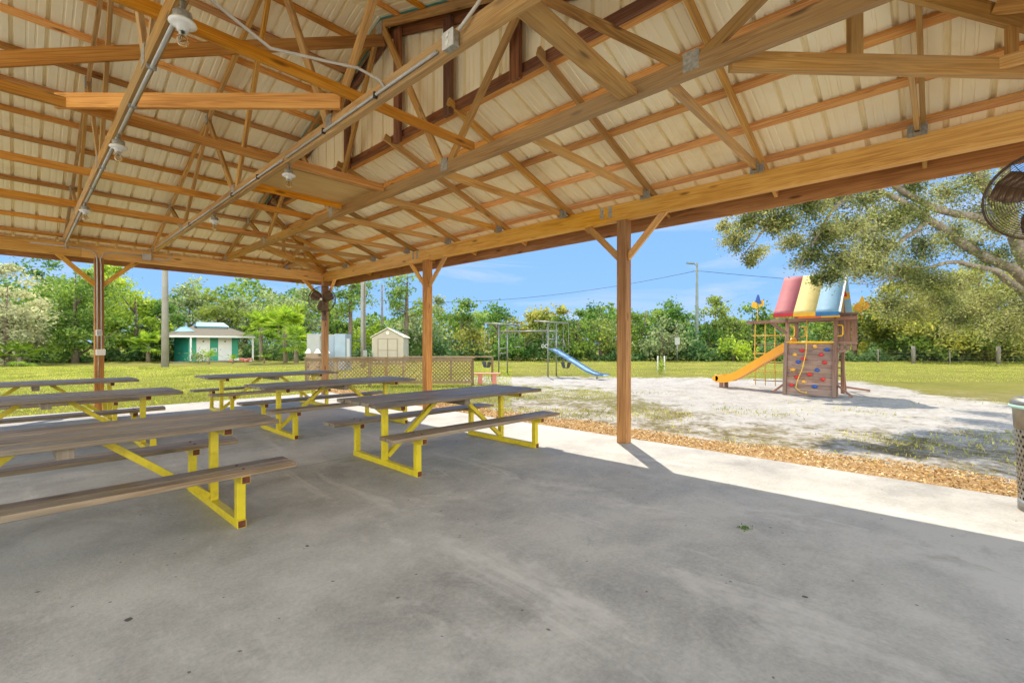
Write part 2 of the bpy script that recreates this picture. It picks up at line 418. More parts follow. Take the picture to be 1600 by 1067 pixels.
# ------------------------------------------------------------------ ground
def axis(lo, hi, flo, fhi, step):
    near = list(np.arange(flo, fhi+1e-6, step)); out = []
    x = flo; s = step
    while x > lo: s *= 1.35; x -= s; out.append(max(x, lo))
    left = out[::-1]; out = []; x = fhi; s = step
    while x < hi: s *= 1.35; x += s; out.append(min(x, hi))
    return np.array(left+near+out)
gx = axis(-900, 1200, -6.0, 40.0, 0.3); gy = axis(-1200, 900, -16.0, 30.0, 0.3)
XX, YY = np.meshgrid(gx, gy, indexing='ij')
rr = SA*XX - CA*YY; dd = CA*XX + SA*YY
tpx = 800 + 720*rr/np.maximum(dd, 0.5)
far = np.interp(tpx, [700, 760, 950, 1120, 1250, 1340, 1450, 1600, 1750], [19.5, 21, 20.5, 19.8, 19.5, 18.0, 13.5, 11, 10])
near = np.interp(tpx, [700, 800, 960, 1050, 1130, 1250, 1400, 1600], [18.2, 17.0, 13.8, 9.8, 8.4, 7.4, 7.0, 6.8])
sand = np.clip(np.minimum.reduce([(far-dd)/1.2, (dd-near)/3.4, (tpx-735)/60.0]), -1, 1)
sand = np.where((dd > 4), sand, -1)
sand = np.where((XX > 7) & (tpx > 760) & (dd < near) & (dd > 3), np.maximum(sand, np.where(tpx > 1080, .04, -.10)+.12*np.sin(XX*1.1+YY*.6)*np.cos(YY*.9)), sand)
sand = np.where((XX < -5.2) | ((YY < -2.6) & (XX < 6)), 0.7, sand)  # unseen sand behind the viewpoint, added to bounce light onto the ceiling
dry = np.clip(1.15 - np.hypot(np.maximum(0, 12-dd)*0.0 + np.maximum(0, dd-9)*0.13, np.maximum(0, 700-tpx)/170), 0, 1)
dry = np.where((XX > 6) & (dd > 2), dry, 0)
zz = -0.045 + 0.012*np.sin(XX*0.9+1.3)*np.cos(YY*0.7) + np.where(sand > 0, rng.normal(0, 0.012, XX.shape), 0)
zz = np.where((XX < 7.6) & (YY < 14.5), -0.05, zz); zz = np.where(dd > 60, -0.05, zz)
V = np.stack([XX, YY, zz], -1).reshape(-1, 3)
nx, ny = XX.shape; ii = np.arange(nx*ny).reshape(nx, ny)
Q = np.stack([ii[:-1, :-1], ii[1:, :-1], ii[1:, 1:], ii[:-1, 1:]], -1).reshape(-1, 4)
me = bpy.data.meshes.new('ground'); me.vertices.add(len(V)); me.vertices.foreach_set('co', V.astype(np.float32).ravel())
me.loops.add(Q.size); me.loops.foreach_set('vertex_index', Q.ravel().astype(np.int32))
me.polygons.add(len(Q)); me.polygons.foreach_set('loop_start', np.arange(0, Q.size, 4, dtype=np.int32)); me.update(calc_edges=True)
for nm, arr in (('sand', sand), ('dry', dry)):
    a = me.attributes.new(nm, 'FLOAT', 'POINT'); a.data.foreach_set('value', arr.astype(np.float32).ravel())
m, nt, b = new_mat('lawn_and_sand')
P = pos(nt)
aS = N(nt, 'ShaderNodeAttribute', attribute_name='sand').outputs['Fac']
aD = N(nt, 'ShaderNodeAttribute', attribute_name='dry').outputs['Fac']
n_a = noise(nt, P, 0.28, 4, 0.6); n_b = noise(nt, P, 1.6, 5, 0.65); n_c = noise(nt, P, 9, 5, 0.7); n_d = noise(nt, P, 45, 3, 0.6)
gr = ramp(nt, [(0.25, (.095, .108, .018)), (0.5, (.20, .202, .04)), (0.75, (.31, .275, .075))])
nt.links.new(math_n(nt, 'ADD', math_n(nt, 'MULTIPLY', n_a, 0.50), math_n(nt, 'ADD', math_n(nt, 'MULTIPLY', n_b, .30), math_n(nt, 'MULTIPLY', n_c, .30))), gr.inputs[0])
drc = ramp(nt, [(0.3, (.12, .105, .045)), (0.55, (.26, .22, .12)), (0.75, (.44, .39, .27))])
nt.links.new(math_n(nt, 'ADD', math_n(nt, 'MULTIPLY', n_b, .5), math_n(nt, 'MULTIPLY', n_c, .55)), drc.inputs[0])
sa_ = ramp(nt, [(0.3, (.23, .21, .19)), (0.46, (.44, .42, .40)), (0.66, (.58, .565, .545))])
nt.links.new(math_n(nt, 'ADD', math_n(nt, 'MULTIPLY', n_c, .5), math_n(nt, 'MULTIPLY', n_b, .5)), sa_.inputs[0])
dm = N(nt, 'ShaderNodeMapRange', i_1=0.35, i_2=0.75)
nt.links.new(math_n(nt, 'ADD', math_n(nt, 'MULTIPLY', aD, 0.75), math_n(nt, 'SUBTRACT', math_n(nt, 'MULTIPLY', n_a, 0.6), 0.25)), dm.inputs[0])
c1 = mixc(nt, gr.outputs[0], drc.outputs[0], dm.outputs[0])
sm_ = N(nt, 'ShaderNodeMapRange', i_1=-0.3, i_2=0.3)
sn = math_n(nt, 'ADD', aS, math_n(nt, 'MULTIPLY', math_n(nt, 'SUBTRACT', math_n(nt, 'ADD', math_n(nt, 'MULTIPLY', n_b, .65), math_n(nt, 'ADD', math_n(nt, 'MULTIPLY', n_c, .5), math_n(nt, 'MULTIPLY', n_a, .45))), 0.8), 3.6))
nt.links.new(sn, sm_.inputs[0])
c2 = mixc(nt, c1, sa_.outputs[0], sm_.outputs[0])
nt.links.new(c2, b.inputs['Base Color']); b.inputs['Roughness'].default_value = 0.95; b.inputs['Specular IOR Level'].default_value = 0.1
bump(nt, b, math_n(nt, 'ADD', n_c, math_n(nt, 'MULTIPLY', n_d, 0.5)), 0.9, 0.06)
me.materials.append(m)
g = bpy.data.objects.new('ground', me); C.objects.link(g); structure(g)

# concrete slab
SX0, SX1, SY0, SY1 = -4.4, 6.33, -2.0, 13.35
m, nt, b = new_mat('worn_concrete')
P = pos(nt)
n1 = noise(nt, P, 0.35, 5, 0.6, 0.4); n2 = noise(nt, P, 1.7, 6, 0.65, 0.5); n3 = noise(nt, P, 38, 4, 0.7); n4 = noise(nt, P, 7, 5, 0.7)
t = math_n(nt, 'ADD', math_n(nt, 'MULTIPLY', n1, .40), math_n(nt, 'ADD', math_n(nt, 'MULTIPLY', n2, .35), math_n(nt, 'ADD', math_n(nt, 'MULTIPLY', n3, .22), math_n(nt, 'MULTIPLY', n4, .14))))
rp = ramp(nt, [(0.38, (.22, .215, .21)), (0.5, (.355, .352, .345)), (0.62, (.50, .495, .485))]); nt.links.new(t, rp.inputs[0]); col = rp.outputs[0]
ss = noise(nt, mapping(nt, P, (1.6, 0.45, 1), rot=(0, 0, R(-12)), loc=(2, 0, 0)), 1.0, 6, 0.7, 0.9)
sr = ramp(nt, [(0.57, 0.0), (0.72, 1.0)]); nt.links.new(math_n(nt, 'ADD', math_n(nt, 'MULTIPLY', ss, .85), math_n(nt, 'MULTIPLY', n4, .18)), sr.inputs[0])
col = mixc(nt, col, (.60, .59, .58), math_n(nt, 'MULTIPLY', sr.outputs[0], 0.95))
vo = N(nt, 'ShaderNodeTexVoronoi', i_Scale=1.9); nt.links.new(mapping(nt, P, (1, 1, 0)), vo.inputs['Vector'])
spk = math_n(nt, 'LESS_THAN', math_n(nt, 'ADD', vo.outputs['Distance'], math_n(nt, 'MULTIPLY', n4, 0.16)), 0.108)
vo2 = N(nt, 'ShaderNodeTexVoronoi', i_Scale=6.5); nt.links.new(mapping(nt, P, (1, 1, 0), loc=(.3, .2, 0)), vo2.inputs['Vector'])
sp2 = math_n(nt, 'LESS_THAN', math_n(nt, 'ADD', vo2.outputs['Distance'], math_n(nt, 'MULTIPLY', n3, 0.25)), 0.175)
col = mixc(nt, col, (.06, .055, .05), math_n(nt, 'MULTIPLY', math_n(nt, 'MAXIMUM', spk, math_n(nt, 'MULTIPLY', sp2, .8)), 0.9))
dk = ramp(nt, [(0.60, 0.0), (0.75, 1.0)]); nt.links.new(noise(nt, mapping(nt, P, (1, 1, 1), loc=(9, 4, 0)), 1.1, 6, 0.7, 0.8), dk.inputs[0])
col = mixc(nt, col, (.15, .14, .125), math_n(nt, 'MULTIPLY', dk.outputs[0], 0.5))
sx_ = nt.nodes.new('ShaderNodeSeparateXYZ'); nt.links.new(P, sx_.inputs[0])
jy = math_n(nt, 'LESS_THAN', math_n(nt, 'ABSOLUTE', math_n(nt, 'SUBTRACT', math_n(nt, 'ADD', sx_.outputs['Y'], math_n(nt, 'MULTIPLY', n3, .006)), 5.45)), 0.006)
jx = math_n(nt, 'LESS_THAN', math_n(nt, 'ABSOLUTE', math_n(nt, 'SUBTRACT', math_n(nt, 'ADD', sx_.outputs['X'], math_n(nt, 'MULTIPLY', n3, .006)), -1.2)), 0.006)
ck = N(nt, 'ShaderNodeTexVoronoi', i_Scale=0.33); ck.feature = 'DISTANCE_TO_EDGE'
wv_ = nt.nodes.new('ShaderNodeVectorMath'); wv_.operation = 'ADD'; nt.links.new(P, wv_.inputs[0])
cn = N(nt, 'ShaderNodeTexNoise', i_Scale=1.6, i_Detail=5.0); nt.links.new(P, cn.inputs['Vector'])
sc_ = nt.nodes.new('ShaderNodeVectorMath'); sc_.operation = 'SCALE'; nt.links.new(cn.outputs['Color'], sc_.inputs[0]); sc_.inputs['Scale'].default_value = 0.8
nt.links.new(sc_.outputs[0], wv_.inputs[1]); nt.links.new(mapping(nt, wv_.outputs[0], (1, 1, 0)), ck.inputs['Vector'])
crk = math_n(nt, 'MULTIPLY', math_n(nt, 'LESS_THAN', ck.outputs['Distance'], 0.0022), math_n(nt, 'GREATER_THAN', n1, 0.5))
col = mixc(nt, col, (.07, .065, .06), math_n(nt, 'MULTIPLY', math_n(nt, 'MAXIMUM', jx, jy), 0.65))
nt.links.new(col, b.inputs['Base Color'])
rr_ = N(nt, 'ShaderNodeMapRange', i_1=0.3, i_2=0.7, i_3=0.5, i_4=0.8); nt.links.new(n2, rr_.inputs[0]); nt.links.new(rr_.outputs[0], b.inputs['Roughness'])
b.inputs['Specular IOR Level'].default_value = 0.35
bump(nt, b, math_n(nt, 'ADD', n3, math_n(nt, 'MULTIPLY', n4, .6)), 0.4, 0.006)
q = MB(); q.box(((SX0+SX1)/2, (SY0+SY1)/2, -0.075), (SX1-SX0, SY1-SY0, 0.15)); structure(q.build('concrete_floor', m, bevel=0.012))

# unseen pale ground behind the pavilion, added to bounce light under the roof
m = plain('pale_bounce_ground', (.70, .69, .66), 0.95, 0, 0.12, 3)
q = MB(); q.box((-24.5, 0, -.06), (40, 90, .05)); structure(q.build('bounce_ground', m))
q = MB(); q.box((4.7, -24.5, -.062), (18.2, 44.6, .05)); structure(q.build('bounce_ground', m))
# mulch strip: a low bed plus loose chips
m, nt, b = new_mat('wood_chips')
gi = nt.nodes.new('ShaderNodeNewGeometry')
rp = ramp(nt, [(0.0, (.32, .16, .06)), (0.25, (.62, .40, .16)), (0.7, (.76, .56, .28)), (1.0, (.84, .73, .50))])
nt.links.new(gi.outputs['Random Per Island'], rp.inputs[0]); nt.links.new(rp.outputs[0], b.inputs['Base Color']); b.inputs['Roughness'].default_value = 0.9
M['chip'] = m
m, nt, b = new_mat('wood_chip_bed')
f = noise(nt, pos(nt), 40, 4, 0.7); rp = ramp(nt, [(0.3, (.28, .15, .06)), (0.7, (.62, .43, .20))]); nt.links.new(f, rp.inputs[0]); nt.links.new(rp.outputs[0], b.inputs['Base Color'])
b.inputs['Roughness'].default_value = 0.95; bump(nt, b, f, 1.0, 0.03)
q = MB(); ys = np.arange(-7, 14.6, 0.25)
def medge(y): return 7.12 + 0.10*math.sin(y*1.7) + 0.07*math.sin(y*4.1+1) + max(0, (2-y))*0.055
L = [(6.34, -0.02), (0.35, 0.012), (0.75, -0.002), (1.0, -0.062)]
rows = []
for y in ys:
    e = medge(y); rows.append([(6.335, y, -0.022)] + [(6.335+(e-6.335)*u, y, z+random.uniform(-.006, .006)) for u, z in L[1:]])
for i in range(len(rows)-1):
    for j in range(3):
        n0 = len(q.v); q.v += [rows[i][j], rows[i][j+1], rows[i+1][j+1], rows[i+1][j]]; q.face((n0, n0+1, n0+2, n0+3), [(0, 0)]*4, 0, True)
structure(q.build('mulch_strip', m))
n = 15000
yy = rng.uniform(-4.5, 14, n); ee = np.array([medge(y) for y in yy]); uu = rng.beta(1.3, 1.2, n)
xx = 6.35 + (ee-6.35+0.10)*uu + np.where(rng.random(n) < .05, rng.normal(0, .12, n), 0)
xx = np.maximum(xx, 6.345)
Pc = np.stack([xx, yy, np.interp(uu, [0, .35, .75, 1], [-.012, .02, .008, -.03])+rng.uniform(0, .014, n)], 1)
V = leaf_quads(Pc, 0.022, 0.42, 0, 1.3); stuff(quads_mesh('mulch_chips', V, 4, M['chip']))

# grass blades on the lawn
def blades(n, pts, h0, mat, name):
    a = rng.uniform(0, 2*np.pi, n); d = np.stack([np.cos(a), np.sin(a), np.zeros(n)], 1)
    h = h0*rng.uniform(.5, 1.4, (n, 1)); w = 0.010*rng.uniform(.6, 1.6, (n, 1))
    lean = rng.normal(0, .45, (n, 3)); lean[:, 2] = 1; tip = pts + lean*h
    return np.stack([pts-d*w, pts+d*w, tip], 1).reshape(-1, 3)
def scatter(n, dlo, dhi, tlo, thi):
    d = np.sqrt(rng.uniform(dlo**2, dhi**2, n)); t = rng.uniform(tlo, thi, n); r = (t-800)/720*d
    return SA*r + CA*d, -CA*r + SA*d, d, t
m_grass = leaf_mat('grass_blades', [(.09, .11, .02), (.21, .22, .04), (.34, .31, .09)], 0.4, 0.5)
m_dryg = leaf_mat('dry_grass_blades', [(.10, .11, .03), (.24, .21, .08), (.42, .34, .16)], 0.3, 0.7)
def keep_out(x, y): return (x > SX1+.05) | (y > SY1+.05)
x, y, d, t = scatter(60000, 9, 30, -40, 800); k = keep_out(x, y); x, y = x[k], y[k]
V = blades(len(x), np.stack([x, y, np.full(len(x), -.045)], 1), 0.055, None, '')
stuff(quads_mesh('lawn_grass', V, 3, m_grass), 'short yellow green grass of the lawn beyond the slab', 'grass')
x, y, d, t = scatter(70000, 4.5, 17, 640, 1640)
cl_n = np.sin(x*2.1+1)*np.sin(y*1.7)+np.sin(x*.9+y*1.3)+rng.normal(0, .7, len(x))
tt = np.interp(t, [700, 960, 1130, 1250, 1640], [17, 14, 10.5, 10.0, 9.5])
k = (x > 7.25) & (cl_n > np.where(t > 1080, 1.05, 0.5)) & (d < tt+1.2*rng.normal(size=len(x))); x, y = x[k], y[k]
V = blades(len(x), np.stack([x, y, np.full(len(x), -.05)], 1), 0.045, None, '')
stuff(quads_mesh('sparse_dry_grass', V, 3, m_dryg), 'sparse dry grass thinning out into the white sand', 'grass')
x, y, d, t = scatter(60000, 18, 44, 640, 1650)
V = blades(len(x), np.stack([x, y, np.full(len(x), -.05)], 1), 0.05, None, ''); V2 = V.reshape(-1, 3, 3)
sx = np.interp(t, [700, 760, 950, 1120, 1340, 1450, 1600], [19.5, 21, 20.7, 20, 18.2, 14, 12]); V2 = V2[d > sx+rng.normal(0, .5, len(d))]
stuff(quads_mesh('field_grass', V2.reshape(-1, 3), 3, m_grass), 'green strip of mown grass between the sand and the trees', 'grass')
# ------------------------------------------------------------------ pavilion
YF, YN, XE = 12.9, -1.34, 6.0
YR = (YF+YN)/2; SP = 1.415; XW = -4.1; XG = 3.5; SG = 2.34
def zr(s): return 3.60 + s/3.0
pav = thing('pavilion', 'open timber picnic pavilion with exposed roof trusses and cream metal roof over the concrete floor', 'pavilion')
def one(name, mat, p0, p1, w, h, side=(1, 0, 0), parent=pav, bevel=0.0):
    q = MB(); q.beam(p0, p1, w, h, side); return q.build(name, mat, parent, bevel)

# corrugated sheets
def ribs(u0, u1, flip=0):
    """(u, height) profile of ribbed panel between u0 and u1"""
    out = []; p = 0.305; k = math.floor(u0/p)
    while k*p < u1:
        b = k*p
        for du, h in ((0, 0), (.075, 0), (.080, .006), (.098, .006), (.103, 0), (.155, 0), (.160, .006), (.178, .006), (.183, 0), (.238, 0), (.252, .042), (.276, .042), (.290, 0)):
            u = b+du
            if u0 < u < u1: out.append((u, h))
        k += 1
    return [(u0, 0)]+out+[(u1, 0)]
def sheet(name, fn, u0, u1, s0, s1f, extra=0.0):
    """fn(u,s)->(x,y); z from the roof pitch"""
    q = MB(); pr = ribs(u0, u1); prev = None
    for u, h in pr:
        s1 = max(s0+0.01, s1f(u)); pts = []
        for s in (s0, s1):
            x, y = fn(u, s); pts.append((x, y, zr(s)+0.043+h+extra))
        n = len(q.v); q.v += pts
        if prev is not None: q.face((prev, n, n+1, prev+1), [(0, 0)]*4)
        prev = n
    return q.build(name, M['sheet'], pav)
OV = 0.70
sheet('roof_sheet', lambda u, s: (XE-s, u), YN-OV, YF+OV, -OV, lambda u: min(SG-0.03, YF-u, u-YN))
sheet('roof_sheet', lambda u, s: (u, YF-s), XW, XG+0.5, -OV, lambda u: YF-YR)
sheet('roof_sheet', lambda u, s: (u, YF-s), XG+0.5, XE+OV, -OV, lambda u: XE-u)
sheet('roof_sheet', lambda u, s: (u, YN+s), XW, XG+0.5, -OV, lambda u: YR-YN)
sheet('roof_sheet', lambda u, s: (u, YN+s), XG+0.5, XE+OV, -OV, lambda u: XE-u)
# purlins
PS = [-0.60+0.56*k for k in range(14)]
for s in PS:
    z = zr(s)+0.019
    if s < 2.25:
        one('purlin', M['purlin'], (XE-s, YN+max(s, -.6), z), (XE-s, YF-max(s, -.6), z), 0.089, 0.038, (-1, 0, 1/3))
    xe = XE-s-0.03 if s < SG else XG+0.48
    one('purlin', M['purlin'], (XW, YF-s, z), (xe, YF-s, z), 0.089, 0.038, (0, -1, 1/3))
    one('purlin', M['purlin'], (XW, YN+s, z), (xe, YN+s, z), 0.089, 0.038, (0, 1, 1/3))
one('purlin', M['dark'], (XE-SG+.03, YN+SG, zr(SG)-.03), (XE-SG+.03, YF-SG, zr(SG)-.03), 0.06, 0.10, (1, 0, 0))
# trusses
BZ = 3.52
def plate(t, x, y, z, w=.10, h=.13):
    q = MB(); q.box((x, y, z), (.067, w, h)); q.build('gusset_plate', M['galv'], t)
def truss(x0):
    q = MB(); q.beam((x0, YF+.06, BZ), (x0, YN-.06, BZ), .06, .14, (1, 0, 0))
    for sg, ye in ((1, YF), (-1, YN)):
        q.beam((x0, ye+sg*.64, zr(-.64)-.052), (x0, YR, zr(YF-YR)-.052), .04, .095, (1, 0, 0))
    t = q.build('truss', M['truss'], pav)
    bp = [1.45, 4.4]; tp = [0, 2.75, 5.35]
    for sg in (1, -1):
        for b_, t_ in ((0, 0), (0, 1), (1, 1), (1, 2)):
            yb, yt = YR+sg*(bp[b_]+(.05 if t_ > b_ else -.05)), YR+sg*(tp[t_]+(.05 if t_ == 0 else 0))
            one('web', M['truss'], (x0+.002*sg, yb, BZ+.03), (x0+.002*sg, yt, zr(YF-YR-tp[t_])-.09), .038, .089, (1, 0, 0), t)
        for y in bp: plate(t, x0, YR+sg*y, BZ+.04, .12, .15)
        for y in tp[1:]: plate(t, x0, YR+sg*y, zr(YF-YR-y)-.07)
        plate(t, x0, YR+sg*(YF-YR-.15), BZ, .2, .1)
    plate(t, x0, YR, zr(YF-YR)-.12, .16, .16)
for k in range(5): truss(XG-SP*k)
# jacks of the hip end
def hanger(q, p, ax):
    p = Vector(p); a = Vector(ax)
    n = Vector((-a.y, a.x, 0))
    for sg in (-1, 1):
        q.obox(p+n*sg*.024, a*.05, n*.0015, Vector((0, 0, .055)))
        q.obox(p-a*.052+n*sg*.05, a*.0015, n*.026, Vector((0, 0, .06)))
    q.obox(p+Vector((0, 0, -.058)), a*.05, n*.026, Vector((0, 0, .0015)))
for k in range(-4, 5):
    y = YR+SP*k; s1 = min(2.44, YF-y-.03, y-YN-.03)
    q = MB(); q.beam((XE+.63, y, zr(-.63)-.05), (XE-s1, y, zr(s1)-.05), .038, .092, (0, 1, 0))
    j = q.build('jack_rafter', M['truss'], pav)
    one('jack_chord', M['truss'], (XE-.08, y+.042, 3.495), (XE-s1-.04, y+.042, 3.495), .038, .09, (0, 1, 0), j)
    q = MB(); hanger(q, (XE-.13, y+.042, 3.488), (-1, 0, 0)); q.build('metal_hanger', M['galv'], j)
for sg, ye in ((1, YF), (-1, YN)):
    x = 4.915; s1 = 1.05
    q = MB(); q.beam((x, ye+sg*.63, zr(-.63)-.05), (x, ye-sg*s1, zr(s1)-.05), .038, .092, (1, 0, 0)); j = q.build('jack_rafter', M['truss'], pav)
    one('jack_chord', M['truss'], (x+.042, ye-sg*.08, 3.495), (x+.042, ye-sg*s1, 3.495), .038, .09, (1, 0, 0), j)
    q = MB(); hanger(q, (x+.042, ye-sg*.13, 3.488), (0, -sg, 0)); q.build('metal_hanger', M['galv'], j)
    h = one('hip_rafter', M['truss'], (XE+.62, ye+sg*.62, zr(-.62)-.075), (XE-2.42, ye-sg*2.42, zr(2.42)-.075), .045, .13, (1, -sg, 0))
    one('hip_chord', M['truss'], (XE-.08, ye-sg*.08, 3.475), (XE-2.46, ye-sg*2.46, 3.475), .06, .13, (1, -sg, 0), h)
    qx, qy = 4.2, ye-sg*1.8
    one('hip_post', M['truss'], (qx, qy, 3.54), (qx, qy, zr(1.8)-.13), .09, .05, (1, sg, 0), h)
    one('hip_post', M['truss'], (5.05, ye-sg*.95, 3.54), (5.05, ye-sg*.95, zr(.95)-.13), .07, .04, (1, sg, 0), h)
# bottom chord bracing
for y in (3.82, 5.9, 8.05, 10.0):
    for x0, x1 in ((XW, -0.6), (-0.85, XG)):
        one('lateral_brace', M['purlin'], (x0, y, BZ+.118), (x1, y+random.uniform(-.03, .03), BZ+.118), .04, .09, (0, 1, 0))
one('lateral_brace', M['truss'], (2.12, 1.86, BZ-.03), (XG-.03, 1.9, BZ-.03), .16, .04, (0, 1, 0))
one('diagonal_brace', M['purlin'], (0.25, 5.97, 3.66), (2.04, 4.06, 3.66), .04, .135, (1, 1, 0))
one('diagonal_brace', M['purlin'], (-.15, 6.35, 4.02), (XG-.06, 5.62, 5.60), .04, .135, (0, 1, 0))
q = MB(); q.box((2.82, 6.25, BZ+.085), (1.30, 1.05, .016)); q.build('plywood_panel', M['ply'], pav)
one('panel_batten', M['purlin'], (2.14, 5.62, BZ+.05), (3.44, 5.62, BZ+.05), .04, .09, (0, 1, 0))
one('panel_batten', M['purlin'], (2.14, 6.82, BZ+.05), (3.44, 6.82, BZ+.05), .04, .09, (0, 1, 0))
# gablet over the hip
XS = XG+.13
q = MB(); prev = None
for u, h in ribs(YN+SG, YF-SG):
    zt = zr(min(YF-u, u-YN))+.03; n = len(q.v); q.v += [(XS+.075+h, u, zr(SG)+.030), (XS+.075+h, u, max(zt, zr(SG)+.075))]
    if prev is not None: q.face((prev, n, n+1, prev+1), [(0, 0)]*4)
    prev = n
q.build('gable_siding', M['sheet'], pav)
for sg, ye in ((1, YF), (-1, YN)):
    one('gable_rake', M['dark'], (XS+.03, ye-sg*SG, zr(SG)-.08), (XS+.03, YR+sg*.001, zr(YF-YR)-.08), .04, .15, (1, 0, 0))
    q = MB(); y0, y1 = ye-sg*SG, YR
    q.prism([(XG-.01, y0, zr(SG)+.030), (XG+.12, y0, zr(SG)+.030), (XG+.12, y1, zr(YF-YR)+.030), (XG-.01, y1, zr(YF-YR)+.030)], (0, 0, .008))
    q.build('rake_light_leak', M['teal'], pav)  # teal strip stands in for daylight leaking in under the sheet
for y in (4.42, 5.52, 6.95, 3.3):
    s = min(YF-y, y-YN)
    one('gable_stud', M['dark'], (XS-.02, y, 4.22), (XS-.02, y, zr(s)-.1), .05, .14, (1, 0, 0))
# beams, fascia, posts
def long(name, mat, p0, p1, w, h, side, bevel=.004): return one(name, mat, p0, p1, w, h, side, pav, bevel)
long('beam', M['beam'], (XE, YN-.07, 3.33), (XE, 3.62, 3.33), .13, .235, (1, 0, 0))
long('beam', M['beam'], (XE, 3.623, 3.331), (XE, 8.4, 3.331), .132, .235, (1, 0, 0))
long('beam', M['beam'], (XE, 8.403, 3.33), (XE, YF-.07, 3.33), .13, .235, (1, 0, 0))
for ye in (YF, YN):
    long('beam', M['beam'], (XW, ye, 3.331), (0.9, ye, 3.331), .13, .235, (0, 1, 0))
    long('beam', M['beam'], (0.903, ye, 3.33), (XE+.07, ye, 3.33), .132, .235, (0, 1, 0))
long('fascia', M['post'], (XE+.68, YN-.70, 3.298), (XE+.68, YF+.70, 3.298), .038, .225, (1, 0, 0))
long('fascia', M['post'], (XW, YF+.68, 3.298), (XE+.655, YF+.68, 3.298), .038, .225, (0, 1, 0))
long('fascia', M['post'], (XW, YN-.68, 3.298), (XE+.655, YN-.68, 3.298), .038, .225, (0, 1, 0))
long('eave_batten', M['purlin'], (XE+.30, YN-.3, zr(-.3)-.02), (XE+.30, YF+.3, zr(-.3)-.02), .09, .035, (1, 0, -1/3))
long('eave_batten', M['purlin'], (XW, YF+.30, zr(-.3)-.02), (XE+.25, YF+.30, zr(-.3)-.02), .09, .035, (0, 1, -1/3))
PW = .152
def post(x, y, braces):
    q = MB(); q.box((x, y, 1.605), (PW, PW, 3.21)); p = q.build('post', M['post'], pav, .008)
    for dx, dy in braces:
        a = Vector((x+dx*.06, y+dy*.06, 2.66)); b_ = Vector((x+dx*.63, y+dy*.63, 3.24))
        kb = one('knee_brace', M['beam'], a, b_, .04, .09, (dy, dx, 0), p, .003)
        q = MB(); sdv = Vector((abs(dy), abs(dx), 0))
        for u in (.14, .86):
            c = a.lerp(b_, u); q.tube([c-sdv*.026, c+sdv*.026], .011, 8)
        q.build('bolt', M['galv'], kb)
    return p
for y in (8.05, 3.36): post(XE, y, ((0, 1), (0, -1)))
post(XE, 12.86, ((0, -1), (-1, 0)))
post(XE, YN, ((0, 1), (-1, 0)))
for x in (1.18, -3.6):
    post(x, YF, ((1, 0), (-1, 0)))
    post(x, YN, ((1, 0), (-1, 0)))
q = MB()
for (y, z) in ((3.55, 3.36), (3.69, 3.36), (8.33, 3.36), (8.47, 3.36)):
    q.box((XE-.067, y, z), (.003, .06, .16))
q.build('beam_splice_plate', M['galv'], pav)

# ------------------------------------------------------------------ lamps, cables, boxes
xc1, xc2 = XG-2*SP, XG-SP
def lampholder():
    t = thing('ceiling_lamp', 'x', 'lamp')
    q = MB(); q.lathe((0, 0, 0), [(.001, .09), (.014, .09), (.014, .02), (.05, .012), (.05, -.03), (.046, -.04), (.001, -.04)], 8); q.build('junction_box', M['galv'], t)
    q = MB(); q.lathe((0, 0, -.041), [(.001, 0), (.068, 0), (.072, -.012), (.055, -.024), (.03, -.03), (.028, -.055), (.001, -.055)], 24); q.build('lamp_holder', M['porcelain'], t)
    q = MB(); prof = [(.012, -.095)] + [(.013+.030*math.sin(a)**1, -.135-.038*math.cos(a)*-1*-1) for a in ()]
    prof = [(.013, -.096), (.014, -.106), (.024, -.120), (.031, -.137), (.0325, -.150), (.029, -.166), (.019, -.178), (.001, -.184)]
    q.lathe((0, 0, 0), prof, 16); bl = q.build('bulb', M['glass'], t)
    q = MB()
    for a in range(4): q.tube([(.003*math.cos(a*1.57), .003*math.sin(a*1.57), -.11), (.010*math.cos(a*1.57), .010*math.sin(a*1.57), -.13), (.008*math.cos(a*1.57), .008*math.sin(a*1.57), -.158)], .0013, 5)
    q.build('filament', M['fil'], bl)
    return t
m, nt, b = new_mat('clear_bulb_glass'); b.inputs['Transmission Weight'].default_value = 1.0; b.inputs['Roughness'].default_value = 0.02; b.inputs['Base Color'].default_value = (1, .97, .9, 1); b.inputs['IOR'].default_value = 1.1
M['glass'] = m; M['fil'] = plain('amber_filament', (.75, .4, .06), .4)
z0 = BZ-.072; DROP = .085
L0 = lampholder(); L0.location = (xc1, 3.28, z0-DROP); L0['label'] = 'porcelain lampholder with clear bulb nearest the camera on the leftmost truss chord'; L0['group'] = 'bulb lampholders under the truss chords'
for x, y, lb in ((xc1, 5.79, 'second bulb lampholder along the left truss chord, below the diagonal brace end'),
                 (xc1, 8.9, 'farthest bulb lampholder on the left truss chord near the far beam'),
                 (xc2, 5.36, 'bulb lampholder at mid length of the second truss chord beside the plywood panel'),
                 (xc2, 8.2, 'bulb lampholder far along the second truss chord towards the far beam')):
    dup(L0, (x, y, z0-DROP), 0, lb, L0['group'])
def conduit(name, label, runs, r=.0125, mat='conduit'):
    t = thing(name, label, 'conduit')
    for pts, nm in runs:
        q = MB(); q.tube(pts, r, 8); q.build(nm, M[mat], t)
    return t
